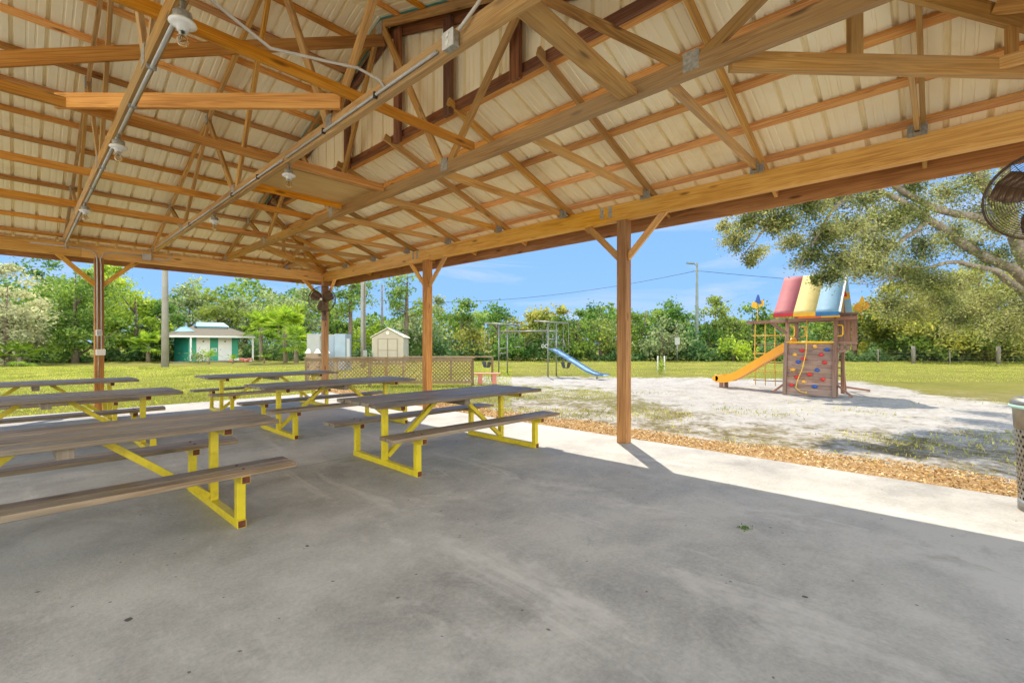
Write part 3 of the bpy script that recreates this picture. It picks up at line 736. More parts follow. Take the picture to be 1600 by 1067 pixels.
t = conduit('conduit_run', 'grey electrical conduit clipped under the leftmost truss chord between the lampholders', [
    ([(xc1, 1.2, z0-.016), (xc1, 3.22, z0-.016)], 'conduit_pipe'), ([(xc1, 3.33, z0-.02), (xc1, 5.73, z0-.016)], 'conduit_pipe'),
    ([(xc1, 5.85, z0-.016), (xc1, 8.84, z0-.016)], 'conduit_pipe'), ([(xc1, 8.96, z0-.016), (xc1, 12.6, z0-.016), (xc1, 12.78, 3.40), (xc1+.02, 12.82, 3.33)], 'conduit_pipe')])
for y in (2.3, 4.2, 5.0, 7.0, 8.0, 10.4):
    q = MB(); q.box((xc1, y, z0-.016), (.06, .02, .03)); q.build('pipe_clip', M['galv'], t)
xl = xc2-.046
t = conduit('conduit_run', 'grey conduit pipe clipped along the left face of the second truss chord', [
    ([(xl, 2.62, BZ-.02), (xl, 5.31, BZ-.03)], 'conduit_pipe'), ([(xl, 5.41, BZ-.03), (xl, 8.15, BZ-.03)], 'conduit_pipe'), ([(xl, 8.25, BZ-.03), (xl, 12.3, BZ-.03)], 'conduit_pipe')])
for y in (3.45, 4.4, 6.2, 7.2, 9.5):
    q = MB(); q.box((xl, y, BZ-.025), (.034, .02, .05)); q.build('pipe_clip', M['black'], t)
t = thing('outlet_box', 'square metal outlet box on the side of the second truss chord near the camera', 'outlet box', (xc2-.06, 2.45, BZ-.03))
q = MB(); q.box((0, 0, 0), (.055, .11, .11)); q.build('box_body', M['galv'], t, .006)
q = MB(); q.box((-.031, 0, 0), (.006, .115, .115)); cv = q.build('cover_plate', M['greybox'], t)
q = MB()
for sg in (-1, 1): q.lathe((0, 0, 0), [(.001, 0), (.017, 0), (.017, .004), (.001, .004)], 12)
q = MB()
for sg in (-1, 1): q.tube([(-.034, 0, sg*.027), (-.040, 0, sg*.027)], .019, 14)
q.build('socket', M['porcelain'], cv)
tag(conduit('flexible_cable', '', [([(xc2-.07, 2.36, BZ+.0), (xc2-.05, 2.2, 3.62), (xc2-.0, 2.0, 3.85), (xc2+.05, 1.75, 4.05)], 'cable')], .012, 'cable'), 'pale flexible cable rising from the outlet box to the rafters', 'cable')
tag(conduit('flexible_cable', '', [([(xc1+.05, 3.25, 3.56), (.86, 3.33, 3.55), (1.2, 3.40, 3.47), (1.6, 3.42, 3.57), (1.85, 3.40, 3.62), (2.02, 3.36, 3.58), (xc2-.03, 3.32, 3.50)], 'cable')], .011, 'cable'), 'pale cable looping from the nearest lampholder across to the second truss', 'cable')
# electrics on the left post
yp = YF-PW/2-.016
t = thing('post_electrics', 'pale conduit pipes and two switch boxes strapped to the left post', 'electrics', (1.18, yp, 0))
zb = 3.36; yb = YF-.066-.016-yp
q = MB(); q.tube([(-1.0, yb, zb+.02), (-.30, yb, zb+.02), (-.12, yb, zb+.0), (-.05, yb, zb-.07), (-.04, yb, 3.22), (-.036, 0, 3.10), (-.03, 0, 1.30)], .0125, 8); q.build('conduit_pipe', M['conduit'], t)
q = MB(); q.tube([(.78, yb, zb), (.24, yb, zb), (.08, yb, zb-.04), (.02, yb, zb-.14), (.012, yb, 3.2), (.025, 0, 3.08), (.03, 0, 1.3)], .0125, 8); q.build('conduit_pipe', M['conduit'], t)
q = MB(); q.box((-.01, -.03, 1.66), (.10, .07, .13)); f = q.build('switch_box', M['greybox'], t, .01); q = MB(); q.box((-.01, -.068, 1.66), (.065, .008, .09)); q.build('switch_plate', M['cab'], f)
q = MB(); q.box((.015, -.03, 1.255), (.15, .08, .125)); q.build('switch_box', M['greybox'], t, .012)
q = MB(); q.tube([(-.02, -.01, .78), (-.03, -.05, .72), (-.12, -.06, .70)], .008, 6); q.tube([(-.02, -.01, 1.2), (-.02, -.01, .78)], .009, 6); q.build('water_tap', M['galv'], t)
t = thing('wall_box', 'square grey junction box on the far beam right of the left post', 'junction box', (1.96, YF-.10, 3.345))
q = MB(); q.box((0, 0, 0), (.16, .07, .14)); q.build('box_body', M['conduit'], t, .008)
q = MB(); q.tube([(.08, .01, -.03), (.35, .01, -.03), (.42, -.03, .03), (.45, -.06, .12)], .012, 8); q.build('conduit_pipe', M['conduit'], t)

# ------------------------------------------------------------------ fans
def fan(label, loc, face, arm):
    t = thing('wall_fan', label, 'fan', loc, math.atan2(face[1], face[0]), 'caged fans on the corner posts')
    Rf = .36
    q = MB()
    for sg in (-1, 1):
        for k in range(2, 23):
            rad = Rf*k/22; x = sg*(.085*math.cos(k/22*math.pi/2)**.8 if k < 22 else .01)
            q.tube([(x, rad*math.cos(a), rad*math.sin(a)) for a in np.linspace(0, 2*math.pi, 36, endpoint=False)], .002 if k < 22 else .009, 4, closed=True)
        for j in range(12):
            a = j*math.pi/6
            q.tube([(sg*.085*math.cos(u*math.pi/2)**.8 if u < 1 else 0, Rf*u*math.cos(a), Rf*u*math.sin(a)) for u in (.1, .35, .6, .85, 1)], .0022, 4)
    q.build('guard', M['brownmetal'], t)
    for j in range(3):
        q = MB(); a0 = j*2*math.pi/3+.5; k = 7; rows = []
        for i in range(k):
            u = i/(k-1); rad = .05+.27*u; wd_ = (.09+.13*math.sin(u*2.3)); tw = .55-.25*u
            row = []
            for v in (-.5, 0, .5):
                an = a0 + v*wd_*1.6/max(rad, .1)*.8
                row.append((v*wd_*math.sin(tw), rad*math.cos(an), rad*math.sin(an)))
            rows.append(row)
        for i in range(k-1):
            for jj in range(2):
                n = len(q.v); q.v += [rows[i][jj], rows[i][jj+1], rows[i+1][jj+1], rows[i+1][jj]]; q.face((n, n+1, n+2, n+3), [(0, 0)]*4, 0, True)
        o = q.build('blade', M['blade'], t); sm = o.modifiers.new('thick', 'SOLIDIFY'); sm.thickness = .003
    q = MB(); q.tube([(-.24, 0, 0), (-.20, 0, 0), (-.08, 0, 0), (-.06, 0, 0)], [.05, .085, .085, .05], 16); q.tube([(-.07, 0, 0), (.05, 0, 0)], .03, 12); q.build('motor', M['brownmetal'], t)
    q = MB(); q.tube([(.088, 0, 0), (.094, 0, 0)], .035, 14); q.build('guard_badge', M['porcelain'], t)
    q = MB(); q.tube([(-.15, 0, -.06), (-.17, 0, -.3)], .018, 8); q.tube([(-.17, 0, -.3)]+[arm], .018, 8); q.box((arm[0], arm[1], arm[2]), (.05, .1, .3)); q.build('bracket', M['brownmetal'], t)
fdir = W(.1, -1)
pc = Vector((XE, 12.86, 0)); fl = pc + W(.09, -.42) + Vector((0, 0, 2.66))
fan('small caged fan on the far corner post beyond the tables', fl, (fdir.x, fdir.y), (-.30, -.03, -.42))
fl2 = Vector((5.70, -.62, 2.64)); f2 = Vector((-.92, .25, 0))
fan('dark caged fan cropped by the right edge under the near corner of the roof', fl2, (f2.x, f2.y), (-.62, .38, -.32))

# ------------------------------------------------------------------ picnic tables
def table_proto():
    t = thing('picnic_table', 'x', 'picnic table')
    HL = 1.33
    q = MB()
    for k in range(5): q.box((random.uniform(-.006, .006), (k-2)*.194, .755+random.uniform(-.005, .005)), (2*HL+random.uniform(-.02, .02), .172, .04))
    q.build('tabletop', M['table'], t, .005)
    for sg in (-1, 1):
        q = MB()
        for k in (-.5, .5): q.box((random.uniform(-.008, .008), sg*.67+k*.154, .44+random.uniform(-.003, .003)), (2*HL+random.uniform(-.02, .02), .138, .04))
        for sx in (-.96, 0.96):
            for k in (-.5, .5): q.lathe((sx, sg*.67+k*.154, .457), [(.012, 0), (.012, .006), (.006, .009), (.001, .009)], 8, 1)
        q.build('bench', [M['table'], M['rust']], t, .005)
    T = .062
    for sx in (-1, 1):
        x = sx*.96
        q = MB(); q.box((x, 0, .704), (T, .78, T-.003))
        for sy in (-1, 1):
            q.box((x, sy*.67, .389), (T, .27, T-.003))
            for yy_, zz_ in ((sy*.389, .704), (sy*.67+sy*.134, .389), (sy*.67-sy*.134, .389)): q.box((x, yy_, zz_), (T-.008, .008, T-.011), 1)
        fr = q.build('end_frame', [M['yellow'], M['rust']], t, .003)
        q = MB(); q.box((x, 0, T/2), (T+.001, 1.43, T))
        for sy in (-1, 1): q.box((x, sy*.713, T/2), (T-.008, .008, T-.008), 1)
        q.build('base_rail', [M['yellow'], M['rust']], fr, .003)
        q = MB(); q.box((x, 0, (T+.675)/2), (T, T, .675-T)); q.build('upright', M['yellow'], fr, .003)
        for sy in (-1, 1):
            q = MB(); q.box((x, sy*.67, (T+.36)/2), (T, T, .36-T)); q.build('bench_leg', M['yellow'], fr, .003)
        q = MB(); q.beam((x-sx*.035, 0, .10), (sx*.19, 0, .718), T-.004, T-.01, (0, 1, 0)); q.build('diagonal_brace', M['yellow'], t, .003)
    q = MB(); q.box((0, 0, .69), (.09, .74, .085)); q.build('cleat', M['table'], t, .004)
    return t
tp_ = table_proto(); grp = 'yellow framed picnic tables in the pavilion'
spots = [(.22, 4.66, .8, 'nearest long picnic table on yellow legs, cut by the left edge of the photo'),
         (3.92, 4.78, -1.2, 'picnic table on yellow legs standing nearest the sunlit edge and the wooden post'),
         (.24, 8.12, .5, 'picnic table at left directly behind the nearest one, second from the camera'),
         (.22, 11.3, 0, 'far left picnic table by the lawn in front of the post with the conduit'),
         (3.82, 7.75, -.6, 'middle picnic table between the sunlit edge table and the far corner table'),
         (3.85, 10.9, .6, 'far picnic table close to the corner post with the fan')]
for i, (x, y, a, lb) in enumerate(spots):
    if i == 0: tp_.location = (x, y, 0); tp_.rotation_euler = (0, 0, R(a)); tag(tp_, lb, 'picnic table', grp)
    else: dup(tp_, (x, y, 0), R(a), lb, grp)

# ------------------------------------------------------------------ litter bin
t = thing('litter_bin', 'perforated steel litter bin with shiny rim at the slab edge, cropped at right', 'litter bin', (5.93, -.76, 0))
q = MB(); n_, rows_ = 36, 15; z_lo, z_hi = .09, .70
def brad(z): return .262+.035*z/.9
for i in range(rows_):
    for j in range(n_):
        off = .5*(i % 2)
        def pt(u, v):
            z = z_lo+(i+v)*(z_hi-z_lo)/rows_; a = 2*math.pi*(j+u+off)/n_; r = brad(z); return (r*math.cos(a), r*math.sin(a), z)
        cs = [(0, 0), (1, 0), (1, 1), (0, 1)]; hs = [(.5, .12), (.84, .5), (.5, .88), (.16, .5)]
        n = len(q.v); q.v += [pt(*c) for c in cs]+[pt(*h) for h in hs]
        for a, b_, c_, d_ in ((0, 1, 4, 4), (1, 2, 5, 5), (2, 3, 6, 6), (3, 0, 7, 7)): q.face((n+a, n+b_, n+c_), [(0, 0)]*3)
        for a, b_, c_ in ((0, 4, 7), (1, 5, 4), (2, 6, 5), (3, 7, 6)): q.face((n+a, n+b_, n+c_), [(0, 0)]*3)
q.build('perforated_side', M['steel'], t)
q = MB(); q.lathe((0, 0, 0), [(.001, .02), (.262, .02), (.268, .0), (.268, .09), (.262, .09), (.25, .09)], 40); q.build('base_ring', M['steel'], t)
q = MB(); q.lathe((0, 0, 0), [(.286, .70), (.292, .70), (.302, .86), (.312, .885), (.318, .91), (.31, .935), (.285, .96), (.25, .965), (.24, .95), (.255, .90)], 40); q.build('rim', M['steel'], t)
q = MB(); q.lathe((0, 0, 0), [(.303, .872), (.323, .88), (.325, .895), (.318, .903)], 40); q.build('liner_edge', M['bagteal'], t)
q = MB(); q.lathe((0, 0, 0), [(.001, .05), (.235, .05), (.25, .5), (.262, .90)], 32); q.build('liner', M['bag'], t)
# weed in the slab
t = thing('weed_tuft', 'small green weed tuft growing from a crack in the shaded slab', 'weed', W(1.80, 3.56, 0))
Pp = rng.normal(0, 1, (90, 3))*np.array([.03, .02, .004])+np.array([0, 0, .008]); quads_mesh('leaves', leaf_quads(Pp, .009, .4), 4, M['l_deep'], t)
# ------------------------------------------------------------------ climbing frame (axes of the pavilion: depth +X, width -Y)
t = thing('climbing_frame', 'timber play tower with striped canopy, climbing wall and orange slide on the white sand', 'climbing frame', (15.24, 3.30, -.04))
def add(nm, mat, fn, parent=t, bevel=0.0):
    q = MB(); fn(q); return q.build(nm, mat, parent, bevel)
# local: x = depth away, y negative = to the right of the photo
Wd = 1.15
lean = .22
cw = add('climbing_wall', M['playgrey'], lambda q: [q.obox((lean*(k+.5)/9, -Wd/2, .02+1.46*(k+.5)/9), (0, Wd/2-.03, 0), (.016, 0, .0), (lean/18*.94, 0, 1.46/18*.96)) for k in range(9)])
holds = [(855, 648, 'red'), (1015, 640, 'blue'), (940, 618, 'ochre'), (980, 677, 'red'), (808, 680, 'ochre'), (868, 710, 'red'), (833, 735, 'blue'), (1003, 735, 'red'), (798, 795, 'ochre'),
         (957, 793, 'blue'), (910, 827, 'red'), (828, 852, 'red'), (995, 860, 'red'), (872, 885, 'ochre'), (793, 913, 'red'), (945, 915, 'blue')]
for zx, zy, cname in holds:
    u = (zx-752)/(1060-752); z = (990-zy)/(990-600)*1.46
    add('hand_hold', M[cname], lambda q: q.ball((lean*z/1.46-.03, -u*Wd, z), .07, 9, 6, 0, (random.uniform(.85, 1.15), 1, .72)), cw)
for y in (.02, -Wd-.02):
    add('wall_stile', M['play'], lambda q: q.beam((-.03, y, 0), (lean-.03, y, 1.56), .09, .10, (0, 1, 0)), t, .005)
    add('corner_post', M['play'], lambda q: q.beam((.34, y, 0), (.34, y, 2.22), .095, .095, (0, 1, 0)), t, .006)
    add('corner_post', M['play'], lambda q: q.beam((1.55, y, 0), (1.55, y, 2.22), .095, .095, (0, 1, 0)), t, .006)
    add('ground_brace', M['play'], lambda q: q.beam((.30, y+(.38 if y > 0 else -.38), .02), (.30, y, .36), .09, .05, (1, 0, 0)), t)
    add('eave_beam', M['play'], lambda q: q.beam((.2, y, 2.16), (1.7, y, 2.16), .05, .12, (0, 1, 0)), t)
    add('roof_strut', M['play'], lambda q: (q.beam((-.25, y, 2.26), (.95, y, 3.45), .04, .07, (0, 1, 0)), q.beam((2.1, y, 2.26), (.95, y, 3.45), .04, .07, (0, 1, 0))), t)
add('cross_beam', M['play'], lambda q: q.beam((.25, .45, 2.16), (.25, -1.66, 2.18), .06, .10, (1, 0, 0)), t, .005)
add('cross_beam', M['play'], lambda q: q.beam((1.72, 1.52, 2.20), (1.72, -1.4, 2.20), .06, .10, (1, 0, 0)), t, .005)
add('beam_bracket', M['play'], lambda q: q.beam((.27, .46, 2.14), (.3, .03, 1.78), .05, .08, (1, 0, 0)), t)
add('deck', M['play'], lambda q: [q.box((.30+.14*k, -Wd/2, 1.34), (.132, Wd+.02, .035)) for k in range(9)], t)
add('deck_rail', M['play'], lambda q: q.beam((.95, .06, 1.27), (.95, -Wd-.1, 1.27), 1.3, .09, (1, 0, 0)), t)
add('top_bar', M['pyellow'], lambda q: q.tube([(lean-.06, .02, 1.52), (lean-.06, -Wd-.0, 1.52)], .03, 10), t)
# canopy stripes: front and back faces of one cloth
cuts = [(.23, -.27, 'c_red', 'v_red'), (-.27, -.80, 'c_yellow', 'v_yellow'), (-.80, -1.34, 'c_blue', 'v_blue')]
for y0, y1, cm, vm in cuts:
    def cloth(q):
        k = 12
        for (xa, za, xb, zb_) in ((-.36, 2.33, .95, 3.52), (2.26, 2.33, .95, 3.52)):
            n = len(q.v)
            for i in range(k):
                u = i/(k-1); sag = -.025*math.sin(u*math.pi)
                for y in (y0, (y0+y1)/2, y1): q.v.append((xa+(xb-xa)*u, y, za+(zb_-za)*u+sag))
            for i in range(k-1):
                for j in range(2): q.face((n+i*3+j, n+i*3+j+1, n+i*3+j+4, n+i*3+j+3), [(0, 0)]*4, 0, True)
    o = add('canopy_stripe', M[cm], cloth); sm = o.modifiers.new('thick', 'SOLIDIFY'); sm.thickness = .006
    o2 = add('valance', M[vm], lambda q: (q.box((-.365, (y0+y1)/2, 2.285), (.008, abs(y1-y0)-.004, .10)), q.box((2.265, (y0+y1)/2, 2.285), (.008, abs(y1-y0)-.004, .10))), o)
add('canopy_hem', M['c_white'], lambda q: q.beam((-.36, -1.345, 2.325), (.95, -1.345, 3.515), .05, .01, (0, 1, 0)), t)
add('lower_valance', M['v_orange'], lambda q: q.box((-.32, -.65, 2.21), (.008, .55, .055)), t)
add('lower_valance', M['v_yellow'], lambda q: q.box((-.32, -1.14, 2.215), (.008, .42, .055)), t)
# slatted side panel facing the pavilion
sp = add('side_panel', M['play'], lambda q: q.box((.36, -1.40, 2.30), (.06, .52, .07)), t)
for k in range(3):
    add('panel_slat', M['play'], lambda q: q.box((.36+.012*k, -1.29-.145*k, 1.86), (.028, .125, .82)), sp)
    add('panel_foot', M['play'], lambda q: q.box((.36, -1.29-.145*k, 1.37), (.06, .10, .16)), sp, .02)
add('panel_rail', M['play'], lambda q: q.box((.33, -1.43, 1.50), (.025, .44, .07)), sp)
# yellow hand grips
for (x, y) in ((.28, -.05), (1.4, -.12), (.30, -Wd-.06)):
    add('hand_grip', M['pyellow'], lambda q: q.tube([(x, y, 2.0), (x, y-.10, 1.99), (x, y-.12, 1.95), (x, y-.12, 1.74), (x, y-.10, 1.70), (x, y, 1.69)], .018, 8), t)
# rope
add('climbing_rope', M['rope'], lambda q: (q.tube([(.2, -.50, 2.16), (.14, -.51, 1.7), (.05, -.50, 1.2), (-.02, -.42, .75), (-.04, -.30, .40), (-.05, -.27, .22), (-.05, -.38, .12), (-.06, -.52, .10)], .014, 7),
    [q.ball(p, .03, 8, 5) for p in ((.14, -.51, 1.7), (.0, -.44, .85), (-.06, -.52, .10))]), t)
# slide towards +y
slx = 1.18; sw = .52
prof = [(.02, 1.37), (.14, 1.36), (.35, 1.24), (1.55, .42), (1.80, .29), (2.02, .25), (2.28, .25)]
def chute(q):
    for i in range(len(prof)-1):
        (y0, z0_), (y1, z1_) = prof[i], prof[i+1]
        hh = .20
        X0, X1 = slx-sw/2, slx+sw/2
        q.prism([(X0, y0, z0_), (X0, y1, z1_), (X0, y1, z1_-.05), (X0, y0, z0_-.05)], (sw, 0, 0))
        for xx_ in (X0-.03, X1-.01):
            q.prism([(xx_, y0, z0_+hh), (xx_, y1, z1_+hh*(.75 if i > 3 else 1)), (xx_, y1, z1_-.07), (xx_, y0, z0_-.07)], (.04, 0, 0))
sld = add('slide', M['slide'], chute, t)
add('slide_end', M['slide'], lambda q: q.tube([(slx-sw/2-.03, 2.29, .31), (slx+sw/2+.03, 2.29, .31)], .10, 12), sld)
add('slide_hood', M['slide'], lambda q: q.tube([(slx-.3, .04, 1.5), (slx-.2, .04, 1.62), (slx+.2, .04, 1.62), (slx+.3, .04, 1.5)], .045, 8), sld)
for xx_ in (slx-.24, slx+.24): add('slide_leg', M['play'], lambda q: q.box((xx_, 2.1, .12), (.07, .12, .28)), sld)
# cargo net under the left end of the beam
net = add('cargo_net', M['rope'], lambda q: [q.tube([(1.72, yy_, 2.18), (1.76-.06*(k % 2), yy_+.02, 1.2), (1.85, yy_+.03, .08)], .014, 6) for k, yy_ in enumerate((.36, .66, .96, 1.26))], t)
for k in range(6):
    z = .25+.30*k
    add('net_rung', M['rope'] if k % 2 else M['play'], lambda q: q.tube([(1.85-.06*z, .26, z), (1.85-.06*z, 1.36, z)], .016, 7), net)
# rear ladder
lad = add('ladder', M['play'], lambda q: [q.beam((1.62, y, 1.4), (2.55, y, .02), .045, .10, (0, 1, 0)) for y in (-.45, -1.12)], t)
for k in range(5):
    u = (k+.6)/5.4
    add('ladder_rung', M['play'], lambda q: q.beam((1.62+.93*u, -.43, 1.4-1.38*u), (1.62+.93*u, -1.14, 1.4-1.38*u), .04, .05, (1, 0, 0)), lad)
add('ground_brace', M['play'], lambda q: q.beam((2.5, -1.12, .12), (2.75, -1.7, .03), .06, .09, (0, 0, 1)), t)
# pennant whirligigs
for (x, y, z, ca_, cb_) in ((.25, .80, 2.72, 'blue', 'pyellow'), (.95, -1.25, 2.85, 'red', 'pyellow'), (.6, -1.72, 2.52, 'pyellow', 'slide')):
    pn = add('pennant', M['pyellow'], lambda q: q.tube([(x, y, 2.15), (x, y, z)], .012, 6), t)
    add('pennant_vane', M[ca_], lambda q: q.prism([(x-.006, y+.10, z-.02), (x-.006, y-.10, z-.02), (x-.006, y-.03, z+.26), (x-.006, y+.01, z+.26)], (.012, 0, 0)), pn)
    add('pennant_vane', M[cb_], lambda q: (q.prism([(x-.03, y+.18, z-.10), (x-.03, y+.02, z-.18), (x-.03, y+.02, z+.02), (x-.03, y+.14, z+.06)], (.014, 0, 0)), q.prism([(x+.03, y-.03, z-.12), (x+.03, y-.17, z-.06), (x+.03, y-.15, z+.10), (x+.03, y-.03, z+.08)], (.014, 0, 0))), pn)

# ------------------------------------------------------------------ pipe swing set with blue slide
t = thing('swing_set', 'old grey pipe swing and monkey bar set with a blue slide on the far sand', 'swing set', (16.6, 14.5, -.04))
def T_(nm, pts, r=.03, mat='pipe', parent=t, n=8):
    q = MB(); q.tube(pts, r, n); return q.build(nm, M[mat], parent)
for y in (-1.5, 1.62):
    for x in (-.22, .40): T_('upright', [(x, y, 0), (x, y, 2.48 if x > 0 or True else 2.1)], .032)
    T_('top_bar', [(-1.15, y, 2.48), (1.25, y, 2.46)], .036)
    T_('side_rung', [(-.22, y, 1.25), (.40, y, 1.25)], .02); T_('side_rung', [(-.22, y, 2.06), (.40, y, 2.06)], .024)
    T_('side_rung', [(-.22, y, 1.0 if y > 0 else 1.7), (.40, y, 1.0 if y > 0 else 1.7)], .018)
for x in (-.22, .40): T_('ladder_rail', [(x, -1.5, 2.08), (x, 1.62, 2.08)], .028)
for k in range(9): T_('monkey_rung', [(-.22, -1.2+.31*k, 2.08), (.40, -1.2+.31*k, 2.08)], .016)
for sg in (-1, 1): T_('knee_brace', [(.09+sg*.31, 1.62, 1.78), (.09+sg*.31, 1.25, 2.06)], .016)
for (x, y) in ((-1.05, 1.62), (1.15, -1.5)):
    sw_ = MB(); [sw_.tube([(x, y+dy, 2.46), (x, y+dy*1.2, .62)], .012, 5) for dy in (-.14, .14)]; sw_ = sw_.build('swing_chain', M['pipe'], t)
    q = MB()
    for sg in (-1, 1): q.prism([(x-.10, y+sg*.10, .36), (x+.10, y+sg*.10, .36), (x+.14, y+sg*.19, .62), (x-.14, y+sg*.19, .62)], (0, sg*.03, 0))
    q.box((x, y, .345), (.2, .22, .03)); q.build('swing_seat', M['swing'], sw_)
tb = MB(); [tb.tube([(1.15, 1.62+dy, 2.46), (1.15, 1.62+dy, 1.32)], .010, 5) for dy in (-.17, .17)]; tb = tb.build('trapeze_chain', M['pipe'], t); T_('trapeze_bar', [(1.15, 1.40, 1.32), (1.15, 1.84, 1.32)], .018, 'pipe', tb)
for y in (-.95, -1.15):
    rg = T_('ring_chain', [(.1, y, 2.08), (.1, y, 1.46)], .010)
    q = MB(); q.tube([(.1, y+.075*math.cos(a), 1.38+.075*math.sin(a)) for a in np.linspace(0, 6.283, 18, endpoint=False)], .012, 6, closed=True); q.build('hand_ring', M['white'], rg)
def chute2(q):
    pr = [(-1.45, 1.26), (-1.7, 1.20), (-3.55, .30), (-3.95, .19), (-4.35, .18)]
    for i in range(len(pr)-1):
        (y0, z0_), (y1, z1_) = pr[i], pr[i+1]
        q.prism([(-.15, y0, z0_), (-.15, y1, z1_), (-.15, y1, z1_-.025), (-.15, y0, z0_-.025)], (.44, 0, 0), 0)
        for xx_ in (-.19, .29): q.prism([(xx_, y0, z0_+.05), (xx_, y1, z1_+.04), (xx_, y1, z1_-.03), (xx_, y0, z0_-.03)], (.04, 0, 0), 1)
q = MB(); chute2(q); sl_ = q.build('slide', [M['blueslide'], M['blueedge']], t)
T_('slide_leg', [(.07, -3.9, 0), (.07, -3.9, .18)], .03, 'pipe', sl_)
T_('slide_ladder', [(.40, -1.5, 1.3), (.40, -1.9, 1.75), (.40, -2.0, 1.3)], .018, 'pipe', sl_); T_('slide_ladder', [(-.22, -1.5, 1.3), (-.22, -1.9, 1.75), (-.22, -2.0, 1.3)], .018, 'pipe', sl_)

# ------------------------------------------------------------------ lattice enclosure
a0, a1 = W(-7.36, 16.4), W(-1.42, 16.4); Lf = (a1-a0).length
t = thing('lattice_fence', 'low weathered lattice enclosure with posts behind the far tables', 'fence', (a0.x, a0.y, -.05), math.atan2(a1.y-a0.y, a1.x-a0.x))
def lat(q, x0, x1, z0_, z1_, y):
    sp_, w_ = .092, .036
    for lay, sg in ((0, 1), (1, -1)):
        c_ = (x0 if sg > 0 else x0) - (z1_-z0_) if sg > 0 else x0
        k = 0; c_ = x0-(z1_-z0_) if sg > 0 else x0
        lim = x1 if sg > 0 else x1+(z1_-z0_)
        while c_ < lim:
            pts = []
            if sg > 0: ua, ub = max(x0, c_), min(x1, c_+(z1_-z0_)); za, zb_ = z0_+(ua-c_), z0_+(ub-c_)
            else: ua, ub = max(x0, c_-(z1_-z0_)), min(x1, c_); za, zb_ = z0_+(c_-ua), z0_+(c_-ub)
            if ub-ua > .03: q.beam((ua, y+.007*lay, za), (ub, y+.007*lay, zb_), .006, w_, (0, 1, 0))
            c_ += sp_*1.414
def rx(px): return (px-800)/720*16.4+7.36
pp = [rx(p) for p in (478, 524, 577, 603, 672, 738)]
def lat_side(yoff, xs, parent):
    for x in xs: q = MB(); q.box((x, yoff+.06, .49), (.10, .09, .98)); q.build('fence_post', M['lattice'], parent, .005)
    for x0, x1 in zip(xs[:-1], xs[1:]):
        q = MB(); lat(q, x0+.04, x1-.04, .12, .93, yoff-.0); q.build('lattice_panel', M['lattice'], parent)
    q = MB(); q.box(((xs[0]+xs[-1])/2, yoff+.04, 1.0), (xs[-1]-xs[0]+.16, .14, .04)); q.build('cap_rail', M['lattice'], parent)
    q = MB(); q.box(((xs[0]+xs[-1])/2, yoff-.012, .92), (xs[-1]-xs[0], .02, .10)); q.build('top_rail', M['lattice'], parent)
    q = MB(); q.box(((xs[0]+xs[-1])/2, yoff-.012, .13), (xs[-1]-xs[0], .02, .09)); q.build('bottom_rail', M['lattice'], parent)
lat_side(0, pp, t)
bk = MB(); bk.box(((pp[2]+pp[5])/2+.6, 2.6, .96), (pp[5]-pp[2], .10, .05)); bk.build('back_rail', M['lattice'], t)
for x in (pp[2]+.6, pp[4]+.4, pp[5]+.6): q = MB(); q.box((x, 2.6, .47), (.09, .09, .94)); q.build('fence_post', M['lattice'], t)

# coral bench
t = thing('coral_bench', 'low coral painted bench beside the right end of the lattice enclosure', 'bench', W(-.95, 16.9, -.05), R(-42))
q = MB(); [q.box((0, k*.11, .40), (1.05, .10, .04)) for k in (-1, 0, 1)]; q.build('bench_seat', M['coral'], t, .004)
for x in (-.22, .3): q = MB(); q.box((x, 0, .19), (.16, .24, .38)); q.build('bench_leg', M['coral'], t, .006)

# ------------------------------------------------------------------ cabinet, shed, restroom
t = thing('equipment_cabinet', 'grey metal equipment cabinet with doors behind the lattice enclosure', 'cabinet', W(-11.62, 26, -.05), math.atan2(-CA, SA))
q = MB(); q.box((.42, .5, 1.03), (.80, .9, 2.06)); bd = q.build('cabinet_body', M['cab'], t, .01)
q = MB(); q.box((1.30, .62, 1.02), (1.0, .8, 2.02)); bd2 = q.build('cabinet_body', M['cab'], t, .01)
q = MB(); q.box((1.92, .45, 1.04), (.62, 1.0, 2.04)); bd3 = q.build('cabinet_body', M['cabblue'], t, .01)
q = MB(); q.box((.42, .03, 1.05), (.70, .04, 1.86)); q.build('cabinet_door', M['cab'], bd, .006)
q = MB(); q.box((.86, .35, 1.0), (.06, .1, 1.9)); q.build('gap_strip', M['black'], bd)
q = MB(); q.box((1.22, .20, 1.1), (.58, .04, 1.7)); q.build('cabinet_door', M['cabblue'], bd2, .006)
q = MB(); q.box((2.25, .35, 1.15), (.02, .45, 1.3)); q.build('vent_panel', M['white'], bd3)
q = MB(); [q.box((2.238, .78, z), (.03, .05, .10)) for z in (.5, 1.75)]; [q.box((.84, .0, z), (.12, .05, .06)) for z in (.9, 1.9)]; q.build('hinge', M['sheddark'], bd3)
t = thing('pump_unit', 'small brown pump with white covers at the foot of the grey cabinet', 'pump', W(-10.9, 25.3, -.05), math.atan2(-CA, SA))
q = MB(); q.box((0, 0, .5), (.7, .4, 1.0)); q.build('pump_body', M['sheddark'], t, .05)
for k in (-.25, .25, .75): q = MB(); q.prism([(k-.14, -.22, .98), (k+.14, -.22, .98), (k, -.22, 1.22)], (0, .3, 0)); q.build('pump_cover', M['white'], t)

